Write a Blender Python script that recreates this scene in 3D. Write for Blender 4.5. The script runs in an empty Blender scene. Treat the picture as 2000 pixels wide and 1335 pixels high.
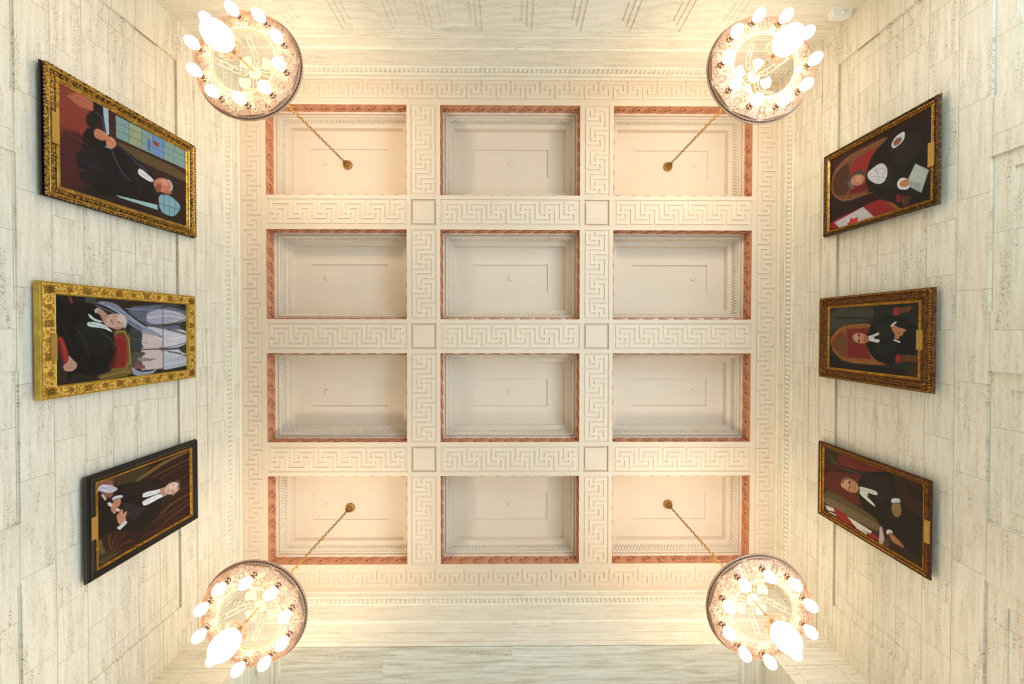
import bpy, math, random
import numpy as np
from math import sin, cos, pi, radians, hypot, atan2
from mathutils import Matrix, Vector

SC = bpy.context.scene
# ------------------------------------------------------------------ camera
CZ = 1.2                     # camera height above the floor; all heights "h" below are above the camera
F_PX, PCX, PCY = 700.0, 1006.89, 650.73
cam_d = bpy.data.cameras.new('camera')
cam = bpy.data.objects.new('camera', cam_d); SC.collection.objects.link(cam); SC.camera = cam
cam_d.sensor_width = 36.0; cam_d.sensor_fit = 'HORIZONTAL'
cam_d.lens = F_PX * 36.0 / 2000.0
cam_d.shift_x = -(PCX - 1000.0) / 2000.0
cam_d.shift_y = (PCY - 667.5) / 2000.0
cam_d.clip_start = 0.02; cam_d.clip_end = 100
_rx, _ry, _rz = 0.01118, -0.00773, 0.00102
Mw2c = Matrix.Rotation(_rz, 3, 'Z') @ Matrix.Rotation(_ry, 3, 'Y') @ Matrix.Rotation(_rx, 3, 'X')
# camera axes in the room: image right, image down, view direction
r0, r1, r2 = Mw2c.row[0], Mw2c.row[1], Mw2c.row[2]
cam.matrix_world = Matrix(((r0[0], -r1[0], -r2[0], 0), (r0[1], -r1[1], -r2[1], 0), (r0[2], -r1[2], -r2[2], CZ), (0, 0, 0, 1)))

# ------------------------------------------------------------------ view, world
SC.view_settings.view_transform = 'Standard'; SC.view_settings.look = 'None'
SC.view_settings.gamma = 1.0; SC.view_settings.use_curve_mapping = False
SC.view_settings.exposure = 0.15
try:
    SC.cycles.use_denoising = True; SC.cycles.max_bounces = 8; SC.cycles.diffuse_bounces = 6
    SC.cycles.sample_clamp_indirect = 6.0; SC.cycles.caustics_reflective = False; SC.cycles.caustics_refractive = False
except Exception: pass
W = bpy.data.worlds.new('world'); SC.world = W; W.use_nodes = True
W.node_tree.nodes['Background'].inputs[0].default_value = (0.55, 0.75, 1.0, 1)
W.node_tree.nodes['Background'].inputs[1].default_value = 1.2

BULB_E, GLOBE_E, UP_W = 13.0, 5.5, 27.0
LAMP_COL = (1.0, 0.82, 0.60)
DAY_COL = (0.54, 0.77, 1.0)
XL, XR, YT, YB = -4.30, 4.22, -3.94, 4.19      # wall planes
H = 5.70

def daylight(name, loc, rot, sx, sy, power):
    l = bpy.data.lights.new(name, 'AREA'); l.shape = 'RECTANGLE'; l.size = sx; l.size_y = sy
    l.energy = power; l.color = DAY_COL
    o = bpy.data.objects.new(name, l); SC.collection.objects.link(o); o.location = loc; o.rotation_euler = rot
    return o
DAY = 0.76
DAY_B = 170
# (area-light heights are above the floor; the windows added for this cool light sit low, out of view)
daylight('window_daylight', (XR-.04, .2, 1.85), (0, radians(90), 0), 2.9, 6.4, 370*DAY)
daylight('window_daylight', (0, 6.15, 1.75), (radians(-90), 0, 0), 5.6, 2.3, 5*DAY)
daylight('window_daylight', (3.3, YT+.03, 1.85), (radians(90), 0, 0), 1.3, 2.9, DAY_B*DAY)

# ------------------------------------------------------------------ materials
def srgb(c):
    c = [v/255 for v in c]
    return tuple((v/12.92 if v <= .04045 else ((v+.055)/1.055)**2.4) for v in c) + (1,)
class NT:
    def __init__(s, name):
        s.m = bpy.data.materials.new(name); s.m.use_nodes = True
        s.t = s.m.node_tree; s.b = s.t.nodes['Principled BSDF']
    def n(s, typ, **kw):
        o = s.t.nodes.new(typ)
        for k, v in kw.items():
            if isinstance(k, str) and hasattr(o, k): setattr(o, k, v)
        return o
    def l(s, a, b): s.t.links.new(a, b)
    def math(s, op, a, b=None, c=None, clamp=False):
        o = s.t.nodes.new('ShaderNodeMath'); o.operation = op; o.use_clamp = clamp
        for i, v in enumerate((a, b, c)):
            if v is None: continue
            if isinstance(v, (int, float)): o.inputs[i].default_value = v
            else: s.l(v, o.inputs[i])
        return o.outputs[0]
    def mix(s, f, a, b, mode='MIX'):
        o = s.t.nodes.new('ShaderNodeMix'); o.data_type = 'RGBA'; o.blend_type = mode
        for sock, v in ((o.inputs[0], f), (o.inputs[6], a), (o.inputs[7], b)):
            if isinstance(v, (int, float)): sock.default_value = v
            elif isinstance(v, tuple): sock.default_value = v
            else: s.l(v, sock)
        return o.outputs[2]
    def noise(s, vec, scale, detail=2, rough=.5, dist=0):
        o = s.t.nodes.new('ShaderNodeTexNoise'); o.inputs['Scale'].default_value = scale
        o.inputs['Detail'].default_value = detail; o.inputs['Roughness'].default_value = rough
        o.inputs['Distortion'].default_value = dist
        if vec is not None: s.l(vec, o.inputs['Vector'])
        return o.outputs[0]
    def ramp(s, f, lo, hi):
        o = s.t.nodes.new('ShaderNodeMapRange'); o.inputs[1].default_value = lo; o.inputs[2].default_value = hi
        s.l(f, o.inputs[0]); return o.outputs[0]
    def bump(s, h, strength, dist=.01):
        o = s.t.nodes.new('ShaderNodeBump'); o.inputs['Strength'].default_value = strength
        o.inputs['Distance'].default_value = dist; s.l(h, o.inputs['Height']); s.l(o.outputs[0], s.b.inputs['Normal'])
def plain(name, col, rough=.6, metal=0., nscale=30, namt=.06, bump=0., bscale=200):
    M = NT(name); g = M.n('ShaderNodeTexCoord')
    nz = M.noise(g.outputs['Object'], nscale, 3)
    c = srgb(col); d = tuple(v*(1-namt*2.2) for v in c[:3]) + (1,)
    M.l(M.mix(M.ramp(nz, .3, .7), d, c), M.b.inputs['Base Color'])
    M.b.inputs['Roughness'].default_value = rough; M.b.inputs['Metallic'].default_value = metal
    if bump: M.bump(M.noise(g.outputs['Object'], bscale, 3), bump, .004)
    return M.m
def emissive(name, col, e):
    M = NT(name); M.b.inputs['Base Color'].default_value = (1, 1, 1, 1)
    M.b.inputs['Emission Color'].default_value = tuple(col) + (1,); M.b.inputs['Emission Strength'].default_value = e
    return M.m
def travertine(name, along, base=(225, 219, 202), joints=True, pits=1.0, row=.2487, bw=.86, z0=CZ+3.161):
    """stone with bedding streaks and pits running along the wall, thin ashlar joints"""
    M = NT(name); g = M.n('ShaderNodeNewGeometry'); sp = M.n('ShaderNodeSeparateXYZ'); M.l(g.outputs['Position'], sp.inputs[0])
    a = sp.outputs[{'x': 0, 'y': 1, 's': 0, 't': 1}[along]]; z2 = sp.outputs[{'x': 2, 'y': 2, 's': 1, 't': 0}[along]]
    def vec(sa, sz, oz=0.):
        c = M.n('ShaderNodeCombineXYZ'); M.l(M.math('MULTIPLY', a, sa), c.inputs[0]); M.l(M.math('MULTIPLY_ADD', z2, sz, oz), c.inputs[1]); 
        return c.outputs[0]
    # joints
    br = M.n('ShaderNodeTexBrick'); br.offset = .43; br.offset_frequency = 2; br.squash = .62; br.squash_frequency = 3
    c = M.n('ShaderNodeCombineXYZ'); M.l(a, c.inputs[0]); M.l(M.math('SUBTRACT', z2, z0-20*row), c.inputs[1]); M.l(c.outputs[0], br.inputs['Vector'])
    br.inputs['Scale'].default_value = 1; br.inputs['Brick Width'].default_value = bw; br.inputs['Row Height'].default_value = row
    br.inputs['Mortar Size'].default_value = .0028; br.inputs['Mortar Smooth'].default_value = .3; br.inputs['Bias'].default_value = 0
    br.inputs['Color1'].default_value = (0, 0, 0, 1); br.inputs['Color2'].default_value = (1, 1, 1, 1); br.inputs['Mortar'].default_value = (.5, .5, .5, 1)
    tone = br.outputs['Color']
    # offset pattern per block
    sh = M.math('MULTIPLY', tone, 37.0)
    cc = M.n('ShaderNodeCombineXYZ'); M.l(M.math('MULTIPLY', a, 1.0), cc.inputs[0]); M.l(z2, cc.inputs[1]); M.l(sh, cc.inputs[2])
    def mp(sx, sy):
        m = M.n('ShaderNodeMapping'); m.inputs['Scale'].default_value = (sx, sy, 1); M.l(cc.outputs[0], m.inputs[0]); return m.outputs[0]
    streak = M.noise(mp(1.5, 24), 1.0, 4, .6, .35)
    patch = M.noise(mp(2.2, 5.5), 1.0, 2, .5)
    fine = M.noise(mp(84, 120), 1.0, 2, .55, .25)
    fine2 = M.noise(mp(16, 70), 1.0, 2, .5)
    b = srgb(base); dk = srgb((200, 188, 156)); lt = srgb((238, 232, 217))
    col = M.mix(M.ramp(streak, .35, .65), lt, b)
    col = M.mix(M.math('MULTIPLY', M.ramp(fine2, .5, .72), .35), col, dk)
    if joints: col = M.mix(M.math('MULTIPLY', tone, .12), col, srgb((217, 207, 184)))
    zone = M.math('MULTIPLY', M.ramp(patch, .40, .58), M.ramp(streak, .46, .58), clamp=True)
    pit = M.math('MULTIPLY', M.ramp(fine, .56, .65), zone, clamp=True)
    pit = M.math('MULTIPLY', pit, .75*pits)
    halo = M.math('MULTIPLY', M.math('MULTIPLY', M.ramp(fine, .48, .64), zone, clamp=True), .35*pits)
    col = M.mix(halo, col, srgb((194, 173, 126)))
    col = M.mix(pit, col, srgb((111, 97, 66)))
    hgt = M.math('SUBTRACT', 1.0, pit)
    if joints:
        jf = br.outputs['Fac']
        col = M.mix(M.math('MULTIPLY', jf, .55), col, srgb((142, 127, 98)))
        hgt = M.math('SUBTRACT', hgt, jf)
    M.l(col, M.b.inputs['Base Color']); M.b.inputs['Roughness'].default_value = .55
    M.bump(hgt, .5, .004)
    return M.m
MAT = {}
MAT['side'] = travertine('travertine_side', 'y')
MAT['end'] = travertine('travertine_end', 'x', joints=False, pits=.6)
MAT['endj'] = travertine('travertine_end_jointed', 'x')
MAT['soffit'] = travertine('travertine_soffit', 's', (214, 198, 172), joints=False, bw=4.0, row=.9)
MAT['soffit_strip'] = travertine('travertine_soffit_strip', 't', (212, 201, 184), joints=False)
MAT['trim'] = travertine('travertine_trim', 'x', (239, 232, 212), joints=False, pits=.3)
MAT['trimy'] = travertine('travertine_trim_side', 'y', (239, 232, 212), joints=False, pits=.3)
MAT['bead'] = plain('carved_stone', (242, 237, 224), .6, nscale=12, namt=.03)
MAT['plaster'] = plain('cream_plaster', (227, 208, 186), .7, nscale=3, namt=.015, bump=.05, bscale=90)
MAT['plasterk'] = plain('cream_plaster_key', (231, 213, 191), .7, nscale=3, namt=.015)
MAT['coffer'] = plain('coffer_plaster', (228, 212, 193), .7, nscale=3, namt=.015)
MAT['leaf'] = plain('leaf_plaster', (226, 212, 192), .7, nscale=25, namt=.05)
MAT['terra'] = plain('terracotta_plaster', (212, 152, 116), .75, nscale=14, namt=.08, bump=.1, bscale=60)
MAT['terras'] = plain('terracotta_scroll', (206, 140, 102), .7, nscale=14, namt=.08)
MAT['floor'] = plain('pale_marble', (201, 192, 174), .3, nscale=2, namt=.08)
MAT['bulb'] = emissive('frosted_bulb_glow', LAMP_COL, BULB_E)
MAT['globe'] = emissive('frosted_globe_glow', LAMP_COL, GLOBE_E)
def patina(name, base, dark, metal=.2):
    M = NT(name); g = M.n('ShaderNodeTexCoord')
    n1 = M.noise(g.outputs['Object'], 17, 2, .45, 3.2); n2 = M.noise(g.outputs['Object'], 14, 2, .5, 1.0)
    swirl = M.math('ABSOLUTE', M.math('SUBTRACT', n1, .5)); swirl = M.ramp(swirl, .03, .0)
    f = M.math('ADD', M.math('MULTIPLY', swirl, .75), M.math('MULTIPLY', M.ramp(n2, .5, .72), .40), clamp=True)
    M.l(M.mix(f, srgb(base), srgb(dark)), M.b.inputs['Base Color'])
    M.b.inputs['Roughness'].default_value = .45; M.b.inputs['Metallic'].default_value = metal
    M.bump(M.math('MULTIPLY', swirl, -1), .8, .004); return M.m
MAT['chand'] = patina('antique_cream_metal', (206, 172, 148), (104, 66, 50))
MAT['rim'] = plain('rim_metal', (214, 172, 142), .45, .1, nscale=40, namt=.1)
MAT['chandlt'] = plain('pale_gilt_metal', (238, 214, 176), .5, .1, nscale=25, namt=.08)
MAT['chdark'] = plain('umber_metal', (110, 74, 52), .45, .5, nscale=40, namt=.1)
MAT['brass'] = plain('aged_brass', (200, 152, 72), .38, .4, nscale=60, namt=.1)
MAT['white'] = plain('white_enamel', (242, 242, 238), .4)
MAT['plate'] = plain('brass_plate', (184, 148, 74), .4, .55, nscale=15, namt=.07)
MAT['glass'] = emissive('window_daylight_glass', (0.62, 0.8, 1.0), 0.5*DAY)
MAT['steel'] = plain('bronze_window_bars', (74, 58, 40), .5, .3)

# ------------------------------------------------------------------ mesh helpers
COL = SC.collection
def link(name, me, parent=None, mat=None, loc=None, rot=None):
    o = bpy.data.objects.new(name, me); COL.objects.link(o)
    if mat is not None:
        for m in (mat if isinstance(mat, (list, tuple)) else [mat]): me.materials.append(m)
    if parent is not None: o.parent = parent
    if loc is not None: o.location = loc
    if rot is not None: o.rotation_euler = rot
    return o
def empty(name, loc=(0, 0, 0), parent=None, rotz=0):
    o = bpy.data.objects.new(name, None); COL.objects.link(o); o.location = loc; o.rotation_euler = (0, 0, rotz)
    o.empty_display_size = .1
    if parent is not None: o.parent = parent
    return o
def tag(o, label=None, cat=None, group=None, kind=None):
    if label: o['label'] = label
    if cat: o['category'] = cat
    if group: o['group'] = group
    if kind: o['kind'] = kind
    return o
class MB:
    def __init__(s): s.v = []; s.f = []; s.mi = []
    def add(s, vs, fs, mi=0):
        n = len(s.v); s.v.extend(vs); s.f.extend([tuple(i+n for i in f) for f in fs]); s.mi.extend([mi]*len(fs))
    def box(s, a, b, mi=0):
        x0, y0, z0 = a; x1, y1, z1 = b
        s.add([(x0,y0,z0),(x1,y0,z0),(x1,y1,z0),(x0,y1,z0),(x0,y0,z1),(x1,y0,z1),(x1,y1,z1),(x0,y1,z1)],
              [(0,3,2,1),(4,5,6,7),(0,1,5,4),(1,2,6,5),(2,3,7,6),(3,0,4,7)], mi)
    def tube(s, pts, r, n=6, mi=0, closed=False, cap=True):
        """round tube along a polyline; r may be a number or a list"""
        P = [Vector(p) for p in pts]; m = len(P); up = None; rings = []
        for i, p in enumerate(P):
            if closed: t = (P[(i+1) % m] - P[i-1])
            else: t = P[min(i+1, m-1)] - P[max(i-1, 0)]
            t.normalize()
            if up is None:
                up = Vector((0, 0, 1)) if abs(t.z) < .9 else Vector((1, 0, 0))
            x = t.cross(up); 
            if x.length < 1e-5: x = t.orthogonal()
            x.normalize(); up = x.cross(t).normalized()
            rr = r[i] if isinstance(r, (list, tuple)) else r
            rings.append([p + x*(rr*cos(2*pi*k/n)) + up*(rr*sin(2*pi*k/n)) for k in range(n)])
        vs = [tuple(v) for rg in rings for v in rg]; fs = []
        for i in range(m if closed else m-1):
            j = (i+1) % m
            for k in range(n):
                k2 = (k+1) % n; fs.append((i*n+k, i*n+k2, j*n+k2, j*n+k))
        if not closed and cap:
            fs.append(tuple(range(n))[::-1]); fs.append(tuple((m-1)*n+k for k in range(n)))
        s.add(vs, fs, mi)
    def lathe(s, prof, n=24, c=(0, 0, 0), mi=0):
        vs = []; fs = []
        for r, z in prof:
            for k in range(n): vs.append((c[0]+r*cos(2*pi*k/n), c[1]+r*sin(2*pi*k/n), c[2]+z))
        for i in range(len(prof)-1):
            for k in range(n):
                k2 = (k+1) % n; fs.append((i*n+k, i*n+k2, (i+1)*n+k2, (i+1)*n+k))
        s.add(vs, fs, mi)
    def ball(s, c, r, nu=8, nv=6, ax=(1, 1, 1), M=None, mi=0):
        vs = []; fs = []
        for j in range(1, nv):
            t = pi*j/nv
            for i in range(nu):
                p = 2*pi*i/nu; v = Vector((r*ax[0]*sin(t)*cos(p), r*ax[1]*sin(t)*sin(p), r*ax[2]*cos(t)))
                if M: v = M @ v
                vs.append((c[0]+v.x, c[1]+v.y, c[2]+v.z))
        for sg in (1, -1):
            v = Vector((0, 0, r*ax[2]*sg)); v = M @ v if M else v; vs.append((c[0]+v.x, c[1]+v.y, c[2]+v.z))
        a, b = len(vs)-2, len(vs)-1
        for j in range(nv-2):
            for i in range(nu):
                i2 = (i+1) % nu; fs.append((j*nu+i, (j+1)*nu+i, (j+1)*nu+i2, j*nu+i2))
        for i in range(nu):
            i2 = (i+1) % nu; fs.append((a, i, i2)); fs.append((b, (nv-2)*nu+i2, (nv-2)*nu+i))
        s.add(vs, fs, mi)
    def mesh(s, name, smooth=False):
        me = bpy.data.meshes.new(name); me.from_pydata(s.v, [], s.f); 
        if any(s.mi): me.polygons.foreach_set('material_index', s.mi)
        if smooth: me.polygons.foreach_set('use_smooth', [True]*len(s.f))
        me.update(); return me
    def build(s, name, mat, parent=None, smooth=False, loc=None, rot=None):
        return link(name, s.mesh(name, smooth), parent, mat, loc, rot)

def relief(rects, dom, base, fn, mb=None):
    """rectilinear relief: later rects win. rect=(a0,a1,b0,b1,depth|None). fn(a,b,d)->xyz"""
    mb = mb or MB()
    A = sorted({round(v, 5) for r in rects for v in r[:2] if dom[0] <= v <= dom[1]} | {dom[0], dom[1]})
    B = sorted({round(v, 5) for r in rects for v in r[2:4] if dom[2] <= v <= dom[3]} | {dom[2], dom[3]})
    D = [[base]*(len(B)-1) for _ in range(len(A)-1)]
    for i in range(len(A)-1):
        ca = (A[i]+A[i+1])/2
        for j in range(len(B)-1):
            cb = (B[j]+B[j+1])/2
            for r in rects:
                if r[0] < ca < r[1] and r[2] < cb < r[3]: D[i][j] = r[4]
    for i in range(len(A)-1):
        for j in range(len(B)-1):
            d = D[i][j]
            if d is not None:
                mb.add([fn(A[i], B[j], d), fn(A[i+1], B[j], d), fn(A[i+1], B[j+1], d), fn(A[i], B[j+1], d)], [(0, 1, 2, 3)])
            if i < len(A)-2:
                e = D[i+1][j]
                if d is not None and e is not None and abs(d-e) > 1e-6:
                    a = A[i+1]; mb.add([fn(a, B[j], d), fn(a, B[j], e), fn(a, B[j+1], e), fn(a, B[j+1], d)], [(0, 1, 2, 3)])
            if j < len(B)-2:
                e = D[i][j+1]
                if d is not None and e is not None and abs(d-e) > 1e-6:
                    b = B[j+1]; mb.add([fn(A[i], b, d), fn(A[i], b, e), fn(A[i+1], b, e), fn(A[i+1], b, d)], [(0, 1, 2, 3)])
    return mb
def ribbon(mb, pts, w, z0, z1, closed=False):
    """flat raised band following an orthogonal polyline in the ceiling plane (z1 = face, z0 = root)"""
    n = len(pts); L = []; Rr = []
    for i, p in enumerate(pts):
        if closed: a, b = pts[i-1], pts[(i+1) % n]
        else: a, b = pts[max(i-1, 0)], pts[min(i+1, n-1)]
        d1 = (p[0]-a[0], p[1]-a[1]); d2 = (b[0]-p[0], b[1]-p[1])
        def nm(d):
            l = hypot(*d); return (d[0]/l, d[1]/l) if l > 1e-9 else None
        d1, d2 = nm(d1), nm(d2); d1 = d1 or d2; d2 = d2 or d1
        n1 = (-d1[1], d1[0]); n2 = (-d2[1], d2[0])
        if abs(n1[0]-n2[0]) + abs(n1[1]-n2[1]) < 1e-6: o = n1
        else: o = (n1[0]+n2[0], n1[1]+n2[1])
        L.append((p[0]+o[0]*w/2, p[1]+o[1]*w/2)); Rr.append((p[0]-o[0]*w/2, p[1]-o[1]*w/2))
    vs = []
    for l, r in zip(L, Rr): vs += [(*l, z1), (*r, z1), (*l, z0), (*r, z0)]
    fs = []
    for i in range(n if closed else n-1):
        a, b = 4*i, 4*((i+1) % n)
        fs += [(a, a+1, b+1, b), (a+2, a, b, b+2), (a+1, a+3, b+3, b+1)]
    if not closed: fs += [(0, 2, 3, 1), (4*n-4, 4*n-3, 4*n-1, 4*n-2)]
    mb.add(vs, fs)
def Z(h): return h + CZ
def frame_sweep(mb, w, h, prof, mi=0, close=False):
    """mitred moulding round a w x h rectangle centred at the origin in the XZ plane.
    prof = [(inset from outer edge, projection along +Y)]"""
    n = len(prof)
    vs = []
    for sx, sz in ((-1, -1), (1, -1), (1, 1), (-1, 1)):
        for t, d in prof: vs.append((sx*(w/2-t), d, sz*(h/2-t)))
    fs = []
    for k in range(4):
        k2 = (k+1) % 4
        for i in range(n-1): fs.append((k*n+i, k2*n+i, k2*n+i+1, k*n+i+1))
        if close: fs.append((k*n+n-1, k2*n+n-1, k2*n, k*n))
    mb.add(vs, fs, mi)
# ------------------------------------------------------------------ room shell
ZF, ZC = 0.0, Z(H)
fl = MB(); fl.box((XL-.5, YT-.5, -.12), (XR+.5, 6.4, 0)); tag(fl.build('floor', MAT['floor']), 'pale polished stone floor of the hall', kind='structure')

# side walls: frame strip near the ceiling, recessed field, blind panels low down
def side_wall(name, X, sg, label, ys):
    # depth d is measured out of the room
    R = []
    y0, y1 = ys
    R.append((y0, y1, -CZ, 4.655, .03))                       # recessed field
    for a, b in ((-3.43, -2.055), (-1.54, -.169), (.367, 1.712), (2.252, 3.60)):
        R.append((a, b, -.2, 3.172, .049)); R.append((a+.145, b-.135, 0., 3.03, .061))
    g = .006                                                    # thin sunk joints following the field
    for a, b, c, d in ((y0+.17, y1-.16, 4.478, 4.49), (y0+.17, y0+.17+g*2, 3.82, 4.49), (y1-.16-g*2, y1-.16, 3.82, 4.49)):
        R.append((a, b, c, d, .036))
    for h in (4.885, 5.062, 5.385): R.append((YT-.1, YB+.1, h, h+.010, .010))
    mb = relief(R, (YT-.05, YB+.05, -CZ, H+.02), 0.0, lambda a, b, d: (X+sg*d, a, Z(b)))
    # thickness behind
    x2 = X+sg*.3; mb.box((min(X+sg*.1, x2), YT-.3, 0), (max(X+sg*.1, x2), 6.4, ZC+.6))
    # bevelled head of the field
    pr = [(y0-.0, 4.655), (y1+.0, 4.655)]
    mb.add([(X, y0, Z(4.685)), (X, y1, Z(4.685)), (X+sg*.03, y1, Z(4.655)), (X+sg*.03, y0, Z(4.655))], [(0, 1, 2, 3)])
    o = mb.build(name, MAT['side']); tag(o, label, kind='structure'); return o
wl = side_wall('wall_left', XL, -1, 'left travertine wall with recessed field and blind panels', (-3.43, 3.61))
wr = side_wall('wall_right', XR, 1, 'right travertine wall with recessed field and blind panels', (-3.43, 3.63))

# back wall (image top) with a row of nested square panels
R = []
for i in range(9):
    cx = -.0 + (i-4)*.6497 - .02
    for k, (ins, dp) in enumerate(((0, .012), (.068, .024), (.136, .036))):
        R.append((cx-.272+ins, cx+.272-ins, 4.235+ins, 4.780-ins*1.04, dp))
R.append((XL, XR, 4.897, 4.907, .010))
mb = relief(R, (XL-.05, XR+.05, -CZ, H+.02), 0.0, lambda a, b, d: (a, YT-d, Z(b)))
mb.box((XL-.3, YT-.4, 0), (XR+.3, YT-.1, ZC+.6))
tag(mb.build('wall_back', MAT['end']), 'far travertine wall with a row of nested square panels', kind='structure')

def added_window(i, wall, c, hw, h0, h1, along):  # unseen glowing windows, added so cool daylight reaches the walls
    def Q(s, d, h): return (s, wall+d, Z(h)) if along == 'x' else (wall-d, s, Z(h))
    def bx(mb, s0, s1, d0, d1, h0, h1):
        p, q = Q(s0, d0, h0), Q(s1, d1, h1); mb.box([min(a, b) for a, b in zip(p, q)], [max(a, b) for a, b in zip(p, q)])
    mb = MB(); bx(mb, c-hw, c+hw, -.02, .004, h0, h1)
    w = mb.build('window_%d' % i, MAT['glass']); tag(w, 'unseen window added low in the wall for the cool daylight', kind='structure')
    mb = MB()
    for k in range(4): s = c-hw+(2*hw-.03)*k/3; bx(mb, s, s+.03, 0, .03, h0, h1)
    for k in range(4): s = h0+(h1-h0-.03)*k/3; bx(mb, c-hw, c+hw, 0, .028, s, s+.03)
    mb.build('window_bars', MAT['steel'], w)
added_window(4, YT, 3.3, .65, -.8, 2.1, 'x')
for i, c in enumerate((-2.0, .2, 2.4)): added_window(5+i, XR, c, .8, -.8, 2.1, 'y')

# front wall (image bottom): lintel over a wide deep opening with windows beyond
HO = 4.703; XO0, XO1 = -3.40, 3.357
mb = relief([(XL, XR, 4.908, 4.918, .010), (XL, XR, 4.770, 4.776, .006)], (XL-.05, XR+.05, HO, H+.02), 0.0, lambda a, b, d: (a, YB+d, Z(b)))
tag(mb.build('wall_front', MAT['end']), 'near travertine wall above a wide opening', kind='structure')
fw = bpy.data.objects['wall_front']
mb = MB()
mb.box((XL-.05, YB, 0), (XO0, YB+1.6, Z(HO))); mb.box((XO1, YB, 0), (XR+.05, YB+1.6, Z(HO)))
mb.build('pier', MAT['endj'], fw)
mb = MB()
mb.box((XO0, YB+.012, Z(HO)), (XO1, YB+1.9, Z(HO)+.3))
mb.build('soffit', MAT['soffit'], fw)
mb = MB(); mb.box((XO0, YB+.005, Z(HO)-.012), (XO0+.34, YB+1.9, Z(HO)+.004)); mb.box((XO1-.34, YB+.005, Z(HO)-.012), (XO1, YB+1.9, Z(HO)+.004))
mb.build('soffit_border', MAT['soffit_strip'], fw)
mb = MB(); mb.box((XL-.3, YB+.12, Z(HO)+.3), (XR+.3, YB+.4, ZC+.6)); mb.build('wall_core', MAT['end'], fw)
# window wall beyond the opening
R = [(c-.85, c+.85, -.75, 2.2, None) for c in (-2.25, 0, 2.25)]
mb = relief(R, (XO0-.05, XO1+.05, -CZ, HO+.3), 0.0, lambda a, b, d: (a, 6.3, Z(b)))
tag(mb.build('wall_window_side', MAT['end']), 'window wall beyond the opening, out of the picture', kind='structure')
for i, c in enumerate((-2.25, 0, 2.25)):
    mb = MB(); mb.box((c-.85, 6.33, Z(-.75)), (c+.85, 6.34, Z(2.2)))
    w = mb.build('window_%d' % (i+1), MAT['glass']); tag(w, 'tall daylight window', kind='structure')
    mb = MB()
    for x in (-.85, -.28, .28, .82): mb.box((c+x, 6.28, Z(-.75)), (c+x+.03, 6.33, Z(2.2)))
    for h in (-.75, .2, 1.2, 2.17): mb.box((c-.85, 6.285, Z(h)), (c+.85, 6.325, Z(h)+.03))
    mb.build('window_bars', MAT['steel'], w)

# ------------------------------------------------------------------ cornice trims
def trim(name, label, along, wall, sg, hb0, hb1, lo, hi, strips, mat):
    """strips: (h, height, projection); bead row between hb0 and hb1. sg = direction into the room"""
    mb = MB()
    def P(s, h, d): return (s, wall+sg*d, Z(h)) if along == 'x' else (wall+sg*d, s, Z(h))
    for h, t, p in strips:
        prof = [(h, 0), (h, p*.75), (h+t*.25, p), (h+t*.75, p), (h+t, p*.6), (h+t, 0)]
        vs = [P(s, a, b) for s in (lo, hi) for a, b in prof]; n = len(prof)
        mb.add(vs, [(i, i+1, n+i+1, n+i) for i in range(n-1)])
    o = mb.build(name, mat); tag(o, label, kind='structure')
    mb = MB(); L = hi-lo; n = int(round(L/.0715)); st = L/n
    hc, hh = (hb0+hb1)/2, (hb1-hb0)/2
    for i in range(n):
        s = lo+st*(i+.5)
        M = Matrix.Rotation(radians(-14 if along == 'x' else 14), 3, 'Y' if along == 'x' else 'X')
        ax = (st*.27, .020, hh*.92) if along == 'x' else (.020, st*.27, hh*.92)
        mb.ball(P(s, hc, .004), 1, 7, 5, ax, M)
    mb.build('carved_beading', MAT['bead'], o, smooth=True)
    return o
trim('trim_1', 'carved bead cornice on the left wall', 'y', XL, 1, 5.405, 5.505, YT, YB, [(5.525, .016, .012), (5.385, .012, .012), (5.655, .045, .012)], MAT['trimy'])
trim('trim_2', 'carved bead cornice on the right wall', 'y', XR, -1, 5.415, 5.515, YT, YB, [(5.53, .016, .012), (5.385, .012, .012), (5.655, .045, .012)], MAT['trimy'])
trim('trim_3', 'carved bead cornice on the far wall', 'x', YT, 1, 5.457, 5.557, XL, XR, [(5.568, .016, .018), (5.43, .014, .014), (5.070, .016, .022), (4.885, .012, .008), (5.67, .03, .01)], MAT['trim'])
trim('trim_4', 'carved bead cornice on the near wall', 'x', YB, -1, 5.440, 5.540, XL, XR, [(5.552, .016, .018), (5.415, .014, .014), (5.080, .018, .024), (5.67, .03, .01)], MAT['trim'])

# ------------------------------------------------------------------ ceiling
CXS = [(-3.891, -1.683), (-1.153, 1.067), (1.597, 3.806)]
CYS = [(-3.5368+i*1.95836, -3.5368+i*1.95836+1.41739) for i in range(4)]
CW, CH = 2.214, 1.41739
CXS = [((a+b)/2-CW/2, (a+b)/2+CW/2) for a, b in CXS]
CD = .013                                                      # sunk channel depth
R = []
bx0, bx1 = XL+.045, XR-.045; by0, by1 = YT+.02, YB-.025
ix0, ix1 = CXS[0][0]-.085, CXS[2][1]+.085; iy0, iy1 = CYS[0][0]-.09, CYS[3][1]+.09
R.append((bx0, bx1, by0, by1, H+CD)); R.append((ix0, ix1, iy0, iy1, H))
mgx = .063
for j in range(3):
    a, b = CYS[j][1]+mgx, CYS[j+1][0]-mgx
    for x0, x1 in CXS: R.append((x0, x1, a, b, H+CD))
    for i in range(2):
        c, d = CXS[i][1]+mgx, CXS[i+1][0]-mgx
        R.append((c, d, a, b, H+CD+.016)); R.append((c+.035, d-.035, a+.035, b-.035, H+.004))
for i in range(2):
    c, d = CXS[i][1]+mgx, CXS[i+1][0]-mgx
    for y0, y1 in CYS: R.append((c, d, y0, y1, H+CD))
for x0, x1 in CXS:
    for y0, y1 in CYS: R.append((x0, x1, y0, y1, None))
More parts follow.
